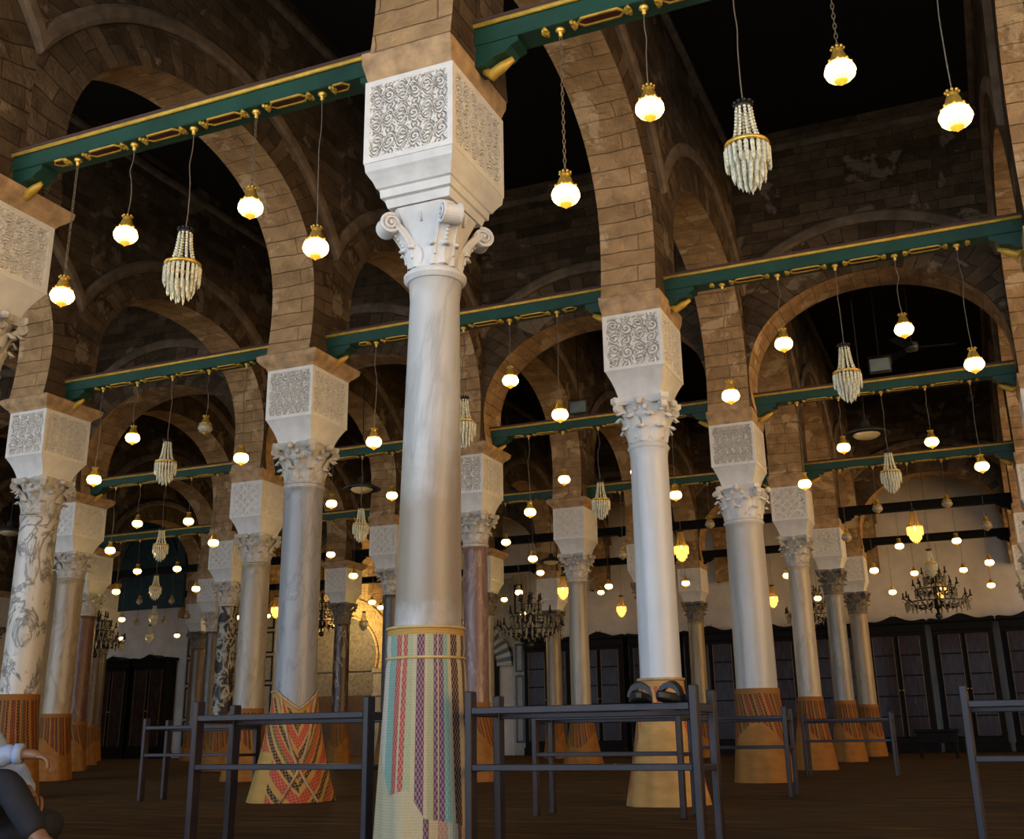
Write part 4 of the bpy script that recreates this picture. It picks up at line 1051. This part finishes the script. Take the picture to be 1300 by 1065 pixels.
def fingers(c, fwd, side, dn):
    c, f, s_, d = Vector(c), Vector(fwd).normalized(), Vector(side).normalized(), Vector(dn).normalized(); out = []
    for i, (ln, off) in enumerate(((.068, -.030), (.078, -.010), (.072, .010), (.056, .029))):
        p0 = c+s_*off-f*.02; p1 = c+s_*off*1.05+f*.018; p2 = p1+(f*.75+d*.6).normalized()*ln*.45; p3 = p2+(f*.25+d*.95).normalized()*ln*.35; p4 = p3+(f*-.1+d).normalized()*ln*.28
        out.append(skinned('f', [(*p0, .0095), (*p1, .0095), (*p2, .0088), (*p3, .008), (*p4, .0065)], [(0, 1), (1, 2), (2, 3), (3, 4)], 0, M['skin'], 1))
    t0 = c-f*.055-s_*.02; t1 = t0-s_*.032+f*.02+d*.008; t2 = t1+(f*.8-s_*.25+d*.4).normalized()*.034; t3 = t2+(f*.9+d*.5).normalized()*.026
    out.append(skinned('t', [(*t0, .012), (*t1, .0115), (*t2, .0098), (*t3, .007)], [(0, 1), (1, 2), (2, 3)], 0, M['skin'], 1))
    return out
body += fingers(J[11][:3], (.9, .25, -.1), (.25, -.95, .0), (0, 0, -1))
body += fingers(J[16][:3], (.8, -.5, -.15), (.5, .8, 0), (0, 0, -1))
fc = MB(); hx, hz = -4.55-PX, .77
fc.tube([(hx+.082, 0, hz+.015), (hx+.098, 0, hz-.008), (hx+.108, 0, hz-.026), (hx+.085, 0, hz-.032)], [.008, .010, .013, .006], 8)      # nose
for s in (-1, 1):
    fc.ball((hx+.075, s*.032, hz+.012), .013, 10, 6); fc.ball((hx-.005, s*.080, hz-.005), .026, 8, 6, 1.3)
fc.tube([(hx+.080, -.022, hz-.052), (hx+.088, 0, hz-.050), (hx+.080, .022, hz-.052)], [.004, .008, .004], 8)
body.append(fc.mesh('fc', M['skin']))
person = thing('person', (PX, PY, 0), 'person in light blue shirt sitting on the floor at the left edge, hand on knee', 'person')
put('body', joined('body', body, M['skin']), person)
SH = [pp(-4.62, 4.0, .16, .135), pp(-4.66, 4.0, .29, .13), pp(-4.64, 4.0, .46, (.15, .125)), pp(-4.605, 4.0, .585, .075), pp(-4.62, 3.84, .55, .075), pp(-4.47, 3.845, .48, .064), pp(-4.34, 3.85, .418, .062), pp(-4.23, 3.90, .437, .050), pp(-4.13, 3.95, .45, .044),
      pp(-4.62, 4.16, .55, .075), pp(-4.46, 4.28, .335, .060), pp(-4.28, 4.17, .275, .042)]
sh = put('shirt', skinned('shirt', SH, [(0, 1), (1, 2), (2, 3), (2, 4), (4, 5), (5, 6), (6, 7), (7, 8), (2, 9), (9, 10), (10, 11)], 0, M['shirt']), person)
for v in sh.data.vertices:
    q = v.co; k = .007*math.sin(q.x*70+q.z*50)*math.sin(q.y*45+q.x*20); v.co = q+Vector(v.normal)*k
cf = MB().tube([(-4.145-PX, 3.942-PY, .449), (-4.115-PX, 3.957-PY, .449)], .046, 14); part('cuff', cf, M['shirt'], person, True)
TR = [pp(-4.62, 4.0, .13, .13), pp(-4.56, 3.91, .125, .11), pp(-4.38, 3.935, .235, .088), pp(-4.20, 3.96, .34, .076), pp(-4.08, 3.97, .20, .066), pp(-3.985, 3.98, .10, .06), pp(-4.56, 4.09, .125, .11), pp(-4.20, 4.32, .12, .082), pp(-4.37, 4.09, .075, .06)]
put('trousers', skinned('trousers', TR, [(0, 1), (1, 2), (2, 3), (3, 4), (4, 5), (0, 6), (6, 7), (7, 8)], 0, M['trouser']), person)
hr = MB().lathe([(.02, .095), (.06, .082), (.088, .05), (.096, .01), (.092, -.03), (.07, -.06)], 20, (hx-.018, 0, hz+.012), fn=lambda t_, z: 1-.22*max(0, math.cos(t_))*(1 if z < .03 else 0)); part('hair', hr, M['hair'], person, True)
# ------------------------------------------------------------------ light
def sun(name, d, angle, strength, col):
    l = bpy.data.lights.new(name, 'SUN'); l.angle = math.radians(angle); l.energy = strength; l.color = col
    o = bpy.data.objects.new(name, l); COL.objects.link(o); o.rotation_euler = Vector(d).to_track_quat('-Z', 'Y').to_euler(); o.location = (0, -5, 8)
sun('court_daylight', (.25, 1, .04), 65, 3.4, (.63, .80, 1.0))
sun('noon_sun', (.12, -.35, -1), 2, 14, (1, .96, .90))
sun('warm_side_daylight', (-1, .38, .05), 50, 2.6, (1.0, .57, .18))
l = bpy.data.lights.new('niche_lamp', 'POINT'); l.energy = 120; l.color = (1, .66, .25); l.shadow_soft_size = .08
o = bpy.data.objects.new('niche_lamp', l); COL.objects.link(o); o.location = (mx+.3, YN-1.3, 3.2)
w = bpy.data.worlds.new('sky'); SC.world = w; w.use_nodes = True
w.node_tree.nodes['Background'].inputs[0].default_value = (.55, .70, 1.0, 1); w.node_tree.nodes['Background'].inputs[1].default_value = .25

# ------------------------------------------------------------------ camera
yaw, pit, rol = math.radians(-22.87345), math.radians(17.70552), math.radians(-.88634)
cy, sy, cp, sp = math.cos(yaw), math.sin(yaw), math.cos(pit), math.sin(pit)
fw = Vector((sy*cp, cy*cp, sp)); rt_ = Vector((cy, -sy, 0)); up = rt_.cross(fw)
R_ = rt_*math.cos(rol)+up*math.sin(rol); U_ = up*math.cos(rol)-rt_*math.sin(rol)
cam = bpy.data.cameras.new('camera'); co = bpy.data.objects.new('camera', cam); COL.objects.link(co)
m3 = Matrix((R_, U_, -fw)).transposed(); co.matrix_world = Matrix.Translation((0, 0, E)) @ m3.to_4x4()
cam.sensor_fit = 'HORIZONTAL'; cam.sensor_width = 36; cam.lens = 36*1389.19/1300; cam.shift_y = -45/1300
cam.clip_start = .05; cam.clip_end = 200
SC.camera = co
SC.view_settings.view_transform = 'Standard'; SC.view_settings.look = 'None'; SC.view_settings.gamma = 1; SC.view_settings.exposure = 0
SC.view_settings.use_curve_mapping = False
SC.cycles.max_bounces = 5; SC.cycles.diffuse_bounces = 2; SC.cycles.glossy_bounces = 2; SC.cycles.caustics_reflective = False; SC.cycles.sample_clamp_indirect = 4
for lab, os_ in LABELS.items():
    if len(os_) > 1: print('DUP', lab, os_)
